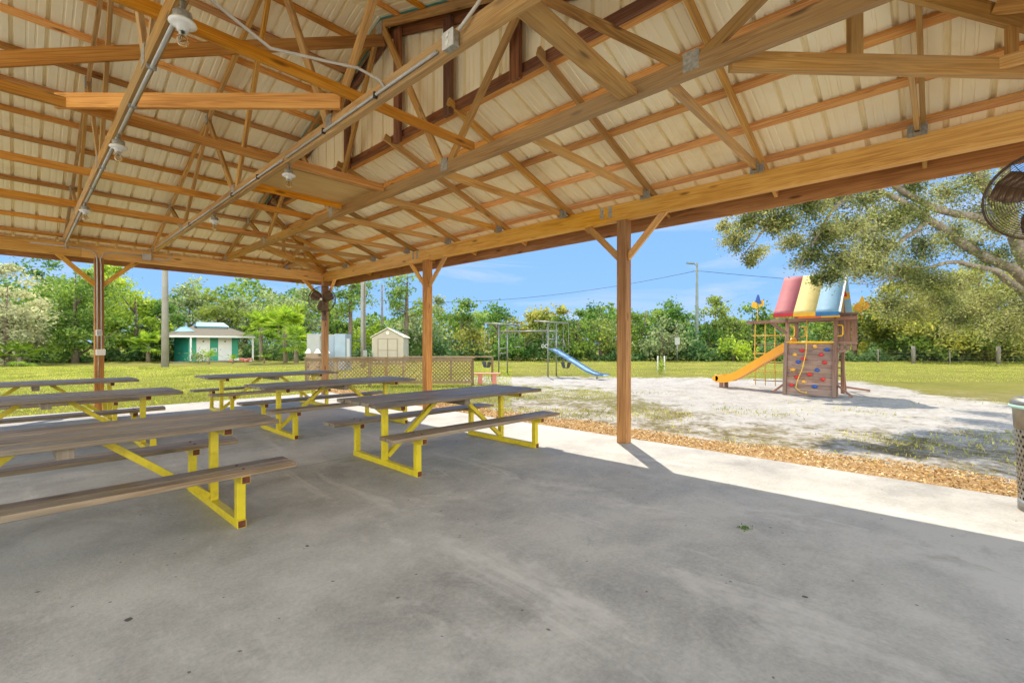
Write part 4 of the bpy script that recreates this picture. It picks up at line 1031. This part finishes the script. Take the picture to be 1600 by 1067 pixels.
t = thing('garden_shed', 'beige resin garden shed with double doors behind the lattice enclosure', 'shed', W(-10.95, 36, -.05), math.atan2(-CA, SA)+R(6))
q = MB(); q.prism([(0, 0, 0), (2.42, 0, 0), (2.42, 0, 2.0), (1.21, 0, 2.66), (0, 0, 2.0)], (0, .06, 0)); fw = q.build('front_wall', M['shedwall'], t)
q = MB(); q.box((1.21, 1.8, 1.0), (2.40, 3.45, 2.0)); q.build('side_wall', M['shedside'], t)
for x0 in (.48, 1.22):
    q = MB(); q.box((x0+.36, -.02, .98), (.71, .04, 1.84)); dr = q.build('shed_door', M['shedwall'], fw)
    q = MB(); [q.box((x0+.36, -.044, z), (.74, .02, .05)) for z in (.08, 1.0, 1.90)]; [q.box((x0+.36+s_*.36, -.046, .98), (.04, .02, 1.9)) for s_ in (-1, 1)]; q.build('door_trim', M['sheddark'], dr)
q = MB(); q.tube([(1.21, -.03, 2.36), (1.21, -.06, 2.36)], .13, 12); q.build('gable_vent', M['shedroof'], fw)
q = MB()
for sg in (-1, 1): q.prism([(1.21, -.12, 2.72), (1.21+sg*1.34, -.12, 1.98), (1.21+sg*1.34, -.12, 2.03), (1.21, -.12, 2.78)], (0, 3.8, 0))
q.build('shed_roof', M['shedroof'], t)
q = MB(); q.box((2.42, .9, .45), (.02, .22, .3)); q.build('side_vent', M['black'], t)
q = MB(); q.tube([(-.15, -.1, 0), (-.15, -.1, .8)], .03, 6); q.tube([(.05, -.1, 0), (.05, -.1, .8)], .03, 6); q.build('downpipe', M['greenpole'], t)

t = thing('restroom_building', 'small teal and green restroom hut with two white doors, tan roof and blue roof vent', 'restroom', (9.8, 46.0, -.05))
q = MB(); q.box((-.005, 2.5, 1.15), (.05, 5.0, 2.3)); q.build('side_wall', M['tealwall'], t)
q = MB(); q.box((1.85, .02, 1.15), (3.66, .04, 2.3)); fw = q.build('front_wall', M['greenwall'], t)
q = MB(); q.box((3.70, 2.5, 1.15), (.05, 5.0, 2.3)); q.build('side_wall', M['greenwall'], t)
q = MB(); q.box((1.85, 4.98, 1.15), (3.66, .04, 2.3)); q.build('back_wall', M['greenwall'], t)
for x0, x1 in ((.63, 1.47), (2.23, 3.13)):
    q = MB(); q.box(((x0+x1)/2, -.02, 1.06), (x1-x0+.14, .05, 2.16)); fr = q.build('door_frame', M['white'], fw)
    q = MB(); q.box(((x0+x1)/2, -.05, 1.04), (x1-x0, .03, 2.06)); dr = q.build('door', M['white'], fr)
    q = MB(); q.box(((x0+x1)/2, -.07, 1.72), (.12, .01, .16)); q.build('door_sign', M['sheddark'], dr)
    q = MB(); q.ball((x0+.08, -.09, 1.0), .035, 8, 5); q.build('door_handle', M['sheddark'], dr)
q = MB(); q.box((1.86, -.02, .98), (.42, .03, .30)); sg_ = q.build('wall_sign', M['white'], fw); q = MB(); q.box((1.86, -.04, .98), (.28, .012, .18)); q.build('sign_panel', M['greenwall'], sg_)
def hip(q, x0, x1, y0, y1, z0_, rx0, rx1, ry, rz):
    A, B, Cc, D = (x0, y0, z0_), (x1, y0, z0_), (x1, y1, z0_), (x0, y1, z0_); E, F = (rx0, ry, rz), (rx1, ry, rz)
    q.poly([A, B, F, E]); q.poly([B, Cc, F]); q.poly([Cc, D, E, F]); q.poly([D, A, E]); q.poly([A, D, Cc, B])
q = MB(); hip(q, -1.4, 4.75, -1.05, 6.0, 2.19, .9, 3.4, 2.3, 3.1); rf = q.build('roof', M['shingle'], t)
q = MB(); q.box((1.675, -1.06, 2.12), (6.2, .04, .16)); q.box((-1.41, 2.5, 2.12), (.04, 7.0, .16)); q.box((4.76, 2.5, 2.12), (.04, 7.0, .16)); q.build('fascia_board', M['white'], rf)
q = MB(); hip(q, .85, 3.45, 1.5, 3.1, 3.06, 1.1, 3.2, 2.3, 3.45); q.box((2.15, 2.3, 2.92), (2.3, 1.3, .3)); q.build('roof_vent', M['cupola'], rf)
q = MB(); q.prism([(-.9, .2, 2.52), (.5, .2, 2.58), (.1, .9, 2.98), (-.35, .9, 2.92)], (0, .25, .02)); q.build('roof_vent', M['cupola'], rf)
for x in (-.05, 4.62): q = MB(); q.box((x, -.95, 1.02), (.12, .12, 2.06)); q.build('porch_post', M['white'], t)
q = MB(); q.box((1.7, -.55, .02), (6.0, 1.1, .10)); q.build('porch_slab', M['pole'], t)

# ------------------------------------------------------------------ poles and wires
def pole(name, label, px, d, z1, r0, r1, mat, cat='pole', rz=0):
    p = at(px, d, -.05); t = thing(name, label, cat, p, rz)
    q = MB(); q.tube([(0, 0, 0), (0, 0, z1*.5), (0, 0, z1)], [r0, (r0+r1)/2, r1], 12); q.build('pole_shaft', M[mat], t); return t
t = pole('utility_pole', 'thick pale concrete pole standing left of the restroom hut', 258, 29.5, 11, .21, .13, 'pole')
q = MB(); q.beam((-1.0, 0, 10.2), (1.0, 0, 10.2), .1, .1, (0, 0, 1)); q.build('crossarm', M['woodpole'], t)
t = pole('utility_pole', 'concrete pole with grey transformer rising out of the trees at left', 183, 46, 13, .2, .16, 'pole')
q = MB(); q.tube([(-.45, -.1, 9.0), (-.45, -.1, 10.2)], .3, 12); q.build('transformer', M['cab'], t); q = MB(); q.beam((-1.1, 0, 11.6), (1.1, 0, 11.6), .12, .12, (0, 0, 1)); q.build('crossarm', M['woodpole'], t)
t = pole('utility_pole', 'slim double grey pole left of the garden shed', 566, 29, 5.6, .10, .09, 'pole')
q = MB(); q.tube([(.17, .0, 0), (.17, 0, 5.3)], .07, 8); q.build('riser_pipe', M['woodpole'], t); q = MB(); q.box((.1, -.12, .9), (.25, .12, .4)); q.build('meter_box', M['cab'], t)
pole('utility_pole', 'distant timber pole seen above the garden shed roof', 597, 55, 8.6, .16, .11, 'woodpole')
t = pole('light_pole', 'tall grey green lamp pole standing before the trees left of the play tower', 1089, 42, 8.9, .17, .10, 'greenpole', 'lamp pole', math.atan2(-CA, SA))
q = MB(); q.tube([(0, 0, 8.6), (-.25, 0, 8.8)], .04, 6); q.obox((-.6, 0, 8.86), (.34, 0, -.03), (0, .14, 0), (0.005, 0, .06)); q.build('lamp_head', M['greenpole'], t)
q = MB(); q.box((.0, 0, 8.15), (.7, .06, .06)); q.build('wire_bracket', M['greenpole'], t)
def wire(label, p0, p1, sag):
    p0, p1 = Vector(p0), Vector(p1); pts = [p0.lerp(p1, u)+Vector((0, 0, -4*sag*u*(1-u))) for u in np.linspace(0, 1, 24)]
    q = MB(); q.tube(pts, .022, 5); tag(q.build('power_line', M['wire']), label, 'wire')
wire('overhead wire sagging left from the lamp pole across the sky', at(1087, 42, 8.1), at(598, 55, 6.6), 1.1)
wire('overhead wire running right from the lamp pole behind the striped canopy', at(1092, 42, 8.1), at(1700, 52, 7.4), .5)

# right hand wire fence
f0, f1 = at(1255, 37, -.05), at(1760, 33, -.05); Lf = (f1-f0).length
t = thing('wire_fence', 'stock wire fence on pale timber posts before the trees at right', 'fence', f0, math.atan2((f1-f0).y, (f1-f0).x))
for px in (1308, 1372, 1427, 1484, 1560, 1650):
    tt_ = (px-800)/720; # where the sight line meets the fence
    a = f0; dv = (f1-f0)
    r0 = SA*a.x-CA*a.y; d0 = CA*a.x+SA*a.y; rd = SA*dv.x-CA*dv.y; dd_ = CA*dv.x+SA*dv.y
    u = (tt_*d0-r0)/(rd-tt_*dd_); big = px in (1308, 1427, 1560)
    q = MB(); q.tube([(u*Lf, 0, 0), (u*Lf, 0, 1.35 if big else 1.1)], .13 if big else .05, 9); q.build('fence_post', M['woodpole'], t)
for z in (.2, .4, .6, .8, 1.0): q = MB(); q.tube([(0, 0, z), (Lf, 0, z)], .006, 4); q.build('fence_wire', M['woodpole'], t)

# young staked shrub and small sign
t = thing('staked_sapling', 'young green sapling between two white stakes at the sand edge', 'sapling', at(1033, 22.6, -.05))
for x in (-.16, .16): q = MB(); q.tube([(x*SA, -x*CA, 0), (x*SA, -x*CA, .9)], .03, 6); q.build('stake', M['white'], t)
Pp = rng.normal(0, 1, (260, 3))*np.array([.09, .09, .20])+np.array([0, 0, .38]); quads_mesh('foliage', leaf_quads(Pp, .05, .35), 4, M['l_bright'], t)
t = thing('notice_sign', 'small pale notice on a post at the edge of the trees', 'sign', at(1058, 39, -.05), math.atan2(-CA, SA))
q = MB(); q.tube([(0, 0, 0), (0, 0, 2.2)], .05, 6); q.build('sign_post', M['pipe'], t); q = MB(); q.box((0, -.06, 1.75), (.42, .02, .6)); q.build('sign_plate', M['cab'], t, .004)
# ------------------------------------------------------------------ trees
def tree(label, px, ytop, wpx, d, mat, base=.5, dens=1.0, cl=.55, leaf=.17, name='broadleaf_tree', cat='tree', air=1.0, group='trees along the edge of the field', bark='bark', lean=0):
    H = EYE + (538-ytop)/720*d; Wt = wpx/720*d; p = at(px, d, -.06)
    t = thing(name, label, cat, p, random.uniform(0, 6.28), group)
    q = MB(); hh = base+(H-base)*.55; r0 = .05+.022*H
    q.tube([(0, 0, -.1), (.1*lean, .05, hh*.35), (.25*lean+.1, -.05, hh*.7), (.3*lean, 0, H*.82)], [r0, r0*.8, r0*.55, r0*.12], 8)
    for k in range(7):
        a = random.uniform(0, 6.28); z0_ = random.uniform(max(.4, base*.6), H*.6); l = Wt*random.uniform(.25, .46)
        q.tube([(0, 0, z0_), (l*.5*math.cos(a), l*.5*math.sin(a), z0_+l*.35), (l*math.cos(a), l*math.sin(a), z0_+l*.75)], [r0*.42, r0*.25, r0*.06], 6)
    q.build('trunk', M[bark], t)
    base *= .4 if base < 1.2 else 1
    n = int(dens*3.1*Wt*(H-base)/(leaf*leaf*1.05)); n = min(n, 22000); nc = max(14, int(3.0*Wt*(H-base)/(cl*cl*9)*air))
    Pp = crown_pts(n, (H+base)/2, Wt/2-cl*.35, Wt/2-cl*.35, (H-base)/2-cl*.3, nc, cl*.62)
    Pp = Pp[Pp[:, 2] > base*.5]
    quads_mesh('crown', leaf_quads(Pp, leaf, .55), 4, M[mat], t)
    return t
T = [
 ('silvery pale bushy tree at the far left edge', 12, 414, 120, 31, 'l_silver', .6),
 ('tall deep green tree behind the silvery tree', 66, 392, 130, 40, 'l_deep', .8),
 ('tall dense green tree filling the view left of the conduit post', 118, 394, 130, 36, 'l_mid', .4),
 ('bright green crown just behind the conduit post', 152, 398, 90, 42, 'l_bright', .8),
 ('round mid green tree right of the conduit post', 212, 428, 90, 41, 'l_bright', .3),
 ('dark bushy tree behind the thick concrete pole', 252, 452, 70, 44, 'l_deep', .3),
 ('thin grey green tree above the restroom roof at left', 296, 436, 100, 50, 'l_grey', .8),
 ('olive tree rising behind the restroom vent', 340, 448, 90, 49, 'l_olive', .5),
 ('grey green tree behind the right end of the restroom roof', 384, 452, 80, 52, 'l_grey', .5),
 ('light green tree above the fan palms', 434, 462, 90, 50, 'l_bright', .5),
 ('tall grey green tree left of the corner post fan', 474, 440, 80, 55, 'l_grey', 1.0),
 ('green tree right behind the corner post fan', 528, 462, 60, 50, 'l_mid', .5),
 ('bright yellow green tree between the cabinet and the shed', 572, 498, 70, 44, 'l_bright', .2),
 ('green tree directly behind the garden shed', 628, 490, 70, 46, 'l_mid', .3),
 ('wide grey olive tree right of the garden shed', 668, 470, 84, 45, 'l_grey', .3),
 ('tall green tree crown right of the second post', 722, 462, 66, 48, 'l_mid', .5),
 ('yellow leaved bush tree left of the swing set', 738, 508, 54, 42, 'l_gold', .2),
 ('thin topped tree above the swing set crossbar', 778, 470, 44, 52, 'l_deep', 1.0),
 ('golden olive tree behind the monkey bars', 842, 474, 88, 43, 'l_gold', .3),
 ('dark green shrub tree under the golden olive tree', 810, 512, 80, 41, 'l_deep', .2),
 ('bright topped green tree behind the blue slide', 903, 484, 80, 42, 'l_mid', .3),
 ('thin bluish tree top left of the third post', 938, 462, 60, 56, 'l_deep', 1.5),
 ('dense green tree just left of the third post', 950, 492, 74, 42, 'l_olive', .3),
 ('deep green dense tree right of the third post', 1008, 468, 80, 44, 'l_mid', .4),
 ('dark crowned tree left of the lamp pole', 1058, 468, 70, 45, 'l_deep', .4),
 ('grey shrubby tree with bare stems at its foot left of the lamp pole', 1034, 498, 70, 40, 'l_grey', .7),
 ('rounded olive tree just right of the lamp pole', 1118, 466, 84, 46, 'l_olive', .3),
 ('dark tree above the lower end of the orange slide', 1106, 508, 56, 43, 'l_deep', .2),
 ('leafy green tree behind the cargo net', 1176, 468, 88, 46, 'l_mid', .3),
 ('bright green bush behind the orange slide', 1146, 528, 70, 40, 'l_bright', .1),
 ('mid green tree seen under the striped canopy', 1250, 480, 90, 46, 'l_mid', .3),
 ('green tree right of the striped canopy', 1336, 476, 90, 44, 'l_olive', .3),
 ('pale yellow green tree drooping behind the oak at centre right', 1398, 452, 150, 43, 'l_gold', .2),
 ('wide yellow green tree under the oak limb', 1490, 436, 170, 42, 'l_olive', .2),
 ('yellowing tree at the right edge below the oak trunk', 1590, 428, 170, 41, 'l_gold', .2),
 ('far green tree showing between the oak and the wire fence', 1450, 500, 130, 40, 'l_mid', .2),
 ('far bright green bushy tree at the right edge above the wire fence', 1560, 505, 130, 40, 'l_bright', .2),
]
for (lb, px, yt, w, d, mt, bs) in T:
    tree(lb, px, yt, w, d, mt, bs, dens=.8, cl=.42+.012*d*.6, leaf=.0034*d)
tree('wide drooping olive tree whose yellow green foliage hangs behind the oak limb', 1500, 408, 330, 39.5, 'l_gold', .3, dens=.8, cl=.9, leaf=.13, group=None)
# airy pines behind the shed
def pine(label, px, ytop, d, seed):
    rd = random.Random(seed); H = EYE+(538-ytop)/720*d; t = thing('pine_tree', label, 'pine', at(px, d, -.06), 0, 'sparse tall pines beyond the shed')
    q = MB(); q.tube([(0, 0, 0), (.15, .1, H*.4), (.05, -.1, H*.75), (.2, 0, H)], [.24, .19, .13, .03], 8); Pl = []
    for k in range(13):
        z0_ = H*rd.uniform(.48, .97); a = rd.uniform(0, 6.28); l = rd.uniform(1.0, 3.0)*(1.15-z0_/H*.6); up = rd.uniform(.15, .6)
        p1 = Vector((l*.5*math.cos(a), l*.5*math.sin(a), z0_+l*up*.35)); p2 = Vector((l*math.cos(a+.3), l*math.sin(a+.3), z0_+l*up*.9))
        q.tube([(0.1, 0, z0_), p1, p2], [.06, .04, .015], 6)
        for c_ in (p2, p1.lerp(p2, .6), p1):
            m_ = rd.randint(25, 75); Pl.append(np.array(c_)+rng.normal(size=(m_, 3))*np.array([.38, .38, .2]))
    q.build('trunk', M['bark'], t); quads_mesh('crown', leaf_quads(np.concatenate(Pl), .15, .4), 4, M['l_mid'], t)
pine('sparse pine with a forked crown right of the corner post', 546, 436, 40, 3)
pine('open branched pine above the garden shed roof', 634, 428, 42, 11)
# fan palms
def fan_palm(label, px, d, H, nf, R_, name='fan_palm', cat='palm', group='fan palms beside the restroom hut'):
    t = thing(name, label, cat, at(px, d, -.06), random.uniform(0, 6), group)
    q = MB(); q.tube([(0, 0, 0), (.03, 0, H*.5), (0, 0, H)], [.17, .15, .13], 9); q.build('trunk', M['palmbark'], t)
    V = []
    for k in range(nf):
        az = random.uniform(0, 6.28); el = random.uniform(-.5, 1.35); l = R_*random.uniform(.55, .8)
        u = np.array([math.cos(az)*math.cos(el), math.sin(az)*math.cos(el), math.sin(el)]); c0 = np.array([0, 0, H]); tipc = c0+u*l
        sdv = np.cross(u, [0, 0, 1.0]); sdv /= np.linalg.norm(sdv)
        V += [c0-sdv*.012, c0+sdv*.012, tipc]
        for j in range(15):
            th = (j-7)/7*1.75; dv = u*math.cos(th)+sdv*math.sin(th); dv = dv/np.linalg.norm(dv); ln = R_*.62*(1-.25*abs(th)/1.75)
            e = tipc+dv*ln+np.array([0, 0, -.18*ln]); wv = np.cross(dv, np.cross(u, sdv)); wv = wv/np.linalg.norm(wv)*.045
            mid = tipc+dv*ln*.5
            V += [tipc, mid+wv, e, tipc, e, mid-wv]
    quads_mesh('fronds', np.array(V), 3, M['l_palm'], t)
fan_palm('tall fan palm right of the restroom hut', 446, 37, 2.9, 34, 1.5)
fan_palm('bushy fan palm between the tall fan palm and the restroom post', 408, 41, 3.0, 30, 1.5)
fan_palm('low fan palm with fronds near the ground left of the grey cabinet', 463, 36, 1.5, 28, 1.4)
fan_palm('shaded fan palm behind the thick concrete pole', 232, 38, 1.3, 26, 1.3)
fan_palm('green palmetto at the foot of the trees at the far left', 30, 31, .6, 26, 1.1)
def cycad(label, px, d, H, mat='l_palm'):
    t = thing('young_palm', label, 'young palm', at(px, d, -.05), 0, 'young palms planted before the restroom hut')
    q = MB(); q.tube([(0, 0, 0), (0, 0, H*.35)], [.06, .05], 7); q.build('trunk', M['palmbark'], t); V = []
    for k in range(11):
        az = k*2.4; el = random.uniform(.35, 1.3); u = np.array([math.cos(az)*math.cos(el), math.sin(az)*math.cos(el), math.sin(el)]); sdv = np.cross(u, [0, 0, 1.0]); sdv /= np.linalg.norm(sdv)
        for j in range(10):
            f_ = (j+1)/10; b0 = np.array([0, 0, H*.35])+u*H*.75*f_+np.array([0, 0, -.35*H*f_*f_])
            for sg in (-1, 1): V += [b0-u*.02, b0+u*.03, b0+sdv*sg*.22*H*(1-.6*f_)+u*.12]
    quads_mesh('fronds', np.array(V), 3, M[mat], t)
cycad('upright young palm before the left restroom door', 327, 34.5, 1.5)
cycad('low spreading young palm right of the restroom porch', 413, 36, 1.15)
cycad('small young palm at the restroom wall corner', 364, 35, .9)
t = thing('shrub', 'loose pale green shrub beside the left restroom door', 'shrub', at(314, 36, -.05))
Pp = rng.normal(0, 1, (420, 3))*np.array([.42, .3, .28])+np.array([0, 0, .45]); quads_mesh('foliage', leaf_quads(Pp, .08, .5), 4, M['l_olive'], t)
t = thing('debris_pile', 'pile of red brick and pale rubble at the right end of the restroom', 'rubble', at(374, 38, -.05))
q = MB()
for k in range(14): q.box((random.uniform(-.7, .9), random.uniform(-.3, .3), random.uniform(.06, .28)), (.34, .2, .16), random.randint(0, 1), random.uniform(0, 3))
q.build('bricks', [M['white'], M['coral']], t)

# undergrowth and far wood: each reads as one mass
def mass(name, label, cat, n, dfun, zfun, tlo, thi, leaf, mat):
    tt_ = rng.uniform(tlo, thi, n); d = dfun(tt_, n); r = (tt_-800)/720*d; z = zfun(tt_, n)
    Pp = np.stack([SA*r+CA*d, -CA*r+SA*d, z-.05], 1)
    stuff(quads_mesh(name, leaf_quads(Pp, leaf, .55), 4, mat), label, cat)
def uz(t_, n): return np.abs(rng.normal(0, .85, n))*(.8+.6*np.sin(t_*.031)+.4*np.sin(t_*.11+2))+rng.uniform(0, .35, n)
mass('undergrowth', 'low tangled undergrowth along the foot of the trees', 'undergrowth', 46000, lambda t_, n: np.interp(t_, [-60, 250, 450, 700, 1100, 1700], [33, 41, 41.5, 41.5, 40, 39])+rng.uniform(0, 3.5, n)+.8*np.sin(t_*.05), uz, -60, 1700, .16, M['l_cover'])
def fz(t_, n): return rng.uniform(0, 1, n)**.8*(5.2+.9*np.sin(t_*.021)+.7*np.sin(t_*.067+1)+np.where(t_ < 520, 3.4, 0))
mass('far_wood', 'far wood closing the view behind the nearer trees', 'wood', 42000, lambda t_, n: 57+rng.uniform(0, 9, n), fz, -80, 1720, .3, M['l_mid'])

# ------------------------------------------------------------------ live oak at right
ob = at(1672, 13.2, -.06)
t = thing('live_oak', 'large live oak spreading lichened limbs over the sand at right', 'tree', ob)
def loc_(px, py, d): return at(px, d, EYE+(538-py)/720*d) - ob
limbs = [
 ([(1672, 620, 13.2), (1660, 520, 13.1), (1612, 440, 12.7), (1583, 365, 12.4), (1572, 290, 12.2), (1560, 180, 12.0), (1530, 40, 11.8)], [.30, .25, .19, .14, .11, .08, .03]),
 ([(1640, 470, 12.9), (1580, 420, 12.2), (1515, 390, 11.6), (1453, 343, 11.0), (1400, 310, 10.6), (1345, 290, 10.2), (1270, 290, 9.9), (1205, 320, 9.7)], [.15, .125, .105, .085, .07, .05, .035, .015]),
 ([(1600, 372, 12.4), (1530, 342, 11.8), (1459, 327, 11.2), (1400, 292, 10.7), (1330, 230, 10.4), (1250, 170, 10.2)], [.12, .10, .08, .06, .04, .015]),
 ([(1650, 500, 13.0), (1600, 458, 12.2), (1553, 424, 11.6), (1500, 410, 11.0), (1430, 420, 10.6), (1370, 440, 10.4)], [.12, .10, .075, .05, .03, .012]),
 ([(1583, 365, 12.4), (1545, 300, 11.7), (1520, 262, 11.3), (1500, 200, 11)], [.12, .10, .08, .04]),
 ([(1453, 343, 11.0), (1420, 370, 10.6), (1370, 400, 10.3), (1310, 425, 10.1)], [.07, .05, .035, .012]),
 ([(1345, 290, 10.2), (1300, 330, 9.9), (1270, 380, 9.8), (1250, 420, 9.7)], [.06, .04, .025, .01]),
 ([(1270, 290, 9.9), (1220, 330, 9.6), (1190, 365, 9.5), (1165, 395, 9.4)], [.045, .03, .02, .008]),
 ([(1672, 560, 13.1), (1750, 430, 13.0), (1850, 330, 12.6), (1950, 200, 12.2)], [.22, .18, .13, .05])]
q = MB(); Pl = []; Pm = []
for pts, rs in limbs:
    P3 = [loc_(*p) for p in pts]
    # densify
    dp, dr = [], []
    for i in range(len(P3)-1):
        for u in (0, .33, .66):
            dp.append(P3[i].lerp(P3[i+1], u)+Vector((random.gauss(0, .02), random.gauss(0, .02), random.gauss(0, .02)))); dr.append(rs[i]*(1-u)+rs[i+1]*u)
    dp.append(P3[-1]); dr.append(rs[-1]); q.tube(dp, dr, 10)
# twig sprays: (px, py, d, radius m, leaves)
pads = []
def pad(px, py, d, r, n): pads.append((px, py, d, r, n))
for (px, py, d, r, n) in [(1150, 372, 9.4, .34, 420), (1135, 350, 9.5, .22, 160), (1172, 345, 9.5, .36, 480), (1185, 395, 9.4, .26, 260), (1195, 318, 9.6, .42, 650), (1228, 345, 9.6, .38, 560), (1218, 300, 9.8, .42, 650), (1172, 410, 9.4, .14, 70),
        (1262, 318, 9.9, .5, 900), (1290, 362, 9.9, .46, 850), (1265, 398, 9.8, .36, 520), (1298, 428, 9.8, .30, 420), (1272, 436, 9.8, .14, 100), (1318, 405, 10.0, .5, 950), (1335, 355, 10.1, .5, 800), (1310, 300, 10.2, .5, 900),
        (1352, 415, 10.2, .36, 560), (1372, 385, 10.3, .5, 800), (1360, 312, 10.5, .45, 600), (1402, 340, 10.7, .5, 650), (1408, 420, 10.5, .5, 800), (1440, 385, 10.8, .5, 650), (1450, 432, 10.8, .5, 800), (1430, 290, 11, .5, 560),
        (1480, 300, 11.3, .55, 600), (1490, 360, 11.3, .5, 520), (1500, 440, 11.2, .55, 800), (1540, 330, 11.8, .5, 520), (1525, 280, 11.6, .5, 520), (1560, 400, 12, .5, 560), (1590, 300, 12.2, .6, 760), (1540, 470, 11.5, .55, 650), (1395, 470, 10.6, .42, 480), (1600, 480, 12, .6, 650),
        (1465, 470, 10.9, .5, 600), (1600, 410, 12.6, .5, 500), (1420, 480, 11.5, .5, 600), (1500, 490, 12, .55, 700), (1570, 510, 12.5, .6, 700), (1380, 350, 10.4, .5, 600), (1430, 330, 10.9, .5, 500), (1240, 375, 9.8, .3, 350), (1205, 350, 9.6, .3, 350), (1520, 380, 11.6, .5, 500), (1555, 350, 12, .5, 500)]: pad(px, py, d, r, int(n*2.6))
for k in range(52):   # the crown above, hidden by the pavilion roof but casting the dappled shade
    pad(random.uniform(1150, 1800), random.uniform(-120, 240), random.uniform(9.8, 13), random.uniform(.6, 1.0), 1100)
for k in range(14): pad(random.uniform(1610, 1950), random.uniform(220, 480), random.uniform(10, 13.5), .7, 800)
for (px, py, d, r, n) in pads:
    c = loc_(px, py, d); nt_ = max(5, int(n/60))
    for k in range(nt_):
        dv = Vector(unit(rng.normal(size=(1, 3)))[0]); dv.z = dv.z*.7-.15
        e = c + dv*r*random.uniform(.6, 1.15); m_ = c.lerp(e, .55)+Vector((0, 0, .05*r))
        if py > 250 or random.random() < .3: q.tube([c, m_, e], [.010, .007, .003], 4, cap=False)
        kk = int(n/nt_*1.25); u = rng.uniform(.25, 1.1, (kk, 1))
        Pl.append(np.array(c)*(1-u)+np.array(e)*u + rng.normal(size=(kk, 3))*r*.24)
q.build('trunk', M['oakbark'], t)
quads_mesh('crown', leaf_quads(np.concatenate(Pl), .031, .42, .25), 4, M['l_oak'], t)
for (px, py, d) in ((1392, 372, 10.6), (1384, 380, 10.55), (1400, 380, 10.6), (1440, 350, 11), (1378, 400, 10.5), (1468, 345, 11.2)):
    c = loc_(px, py, d); q = MB()
    for k in range(9): q.tube([c+Vector((random.gauss(0, .05), random.gauss(0, .05), 0)), c+Vector((random.gauss(0, .08), random.gauss(0, .08), -.35)), c+Vector((random.gauss(0, .1), random.gauss(0, .1), -.55-random.random()*.5))], [.008, .006, .002], 4)
    q.build('hanging_moss', M['moss'], t)
t2 = thing('air_plant', 'spiky pale bromeliad growing on the oak limb', 'air plant', ob+loc_(1365, 342, 10.25)); V = []
for k in range(26):
    az = random.uniform(0, 6.28); el = random.uniform(.1, 1.4); u = np.array([math.cos(az)*math.cos(el), math.sin(az)*math.cos(el), math.sin(el)]); s_ = np.cross(u, [.3, .2, 1]); s_ = s_/np.linalg.norm(s_)*.014
    V += [-s_, s_, u*.26]
quads_mesh('leaves', np.array(V), 3, M['l_gold'], t2)
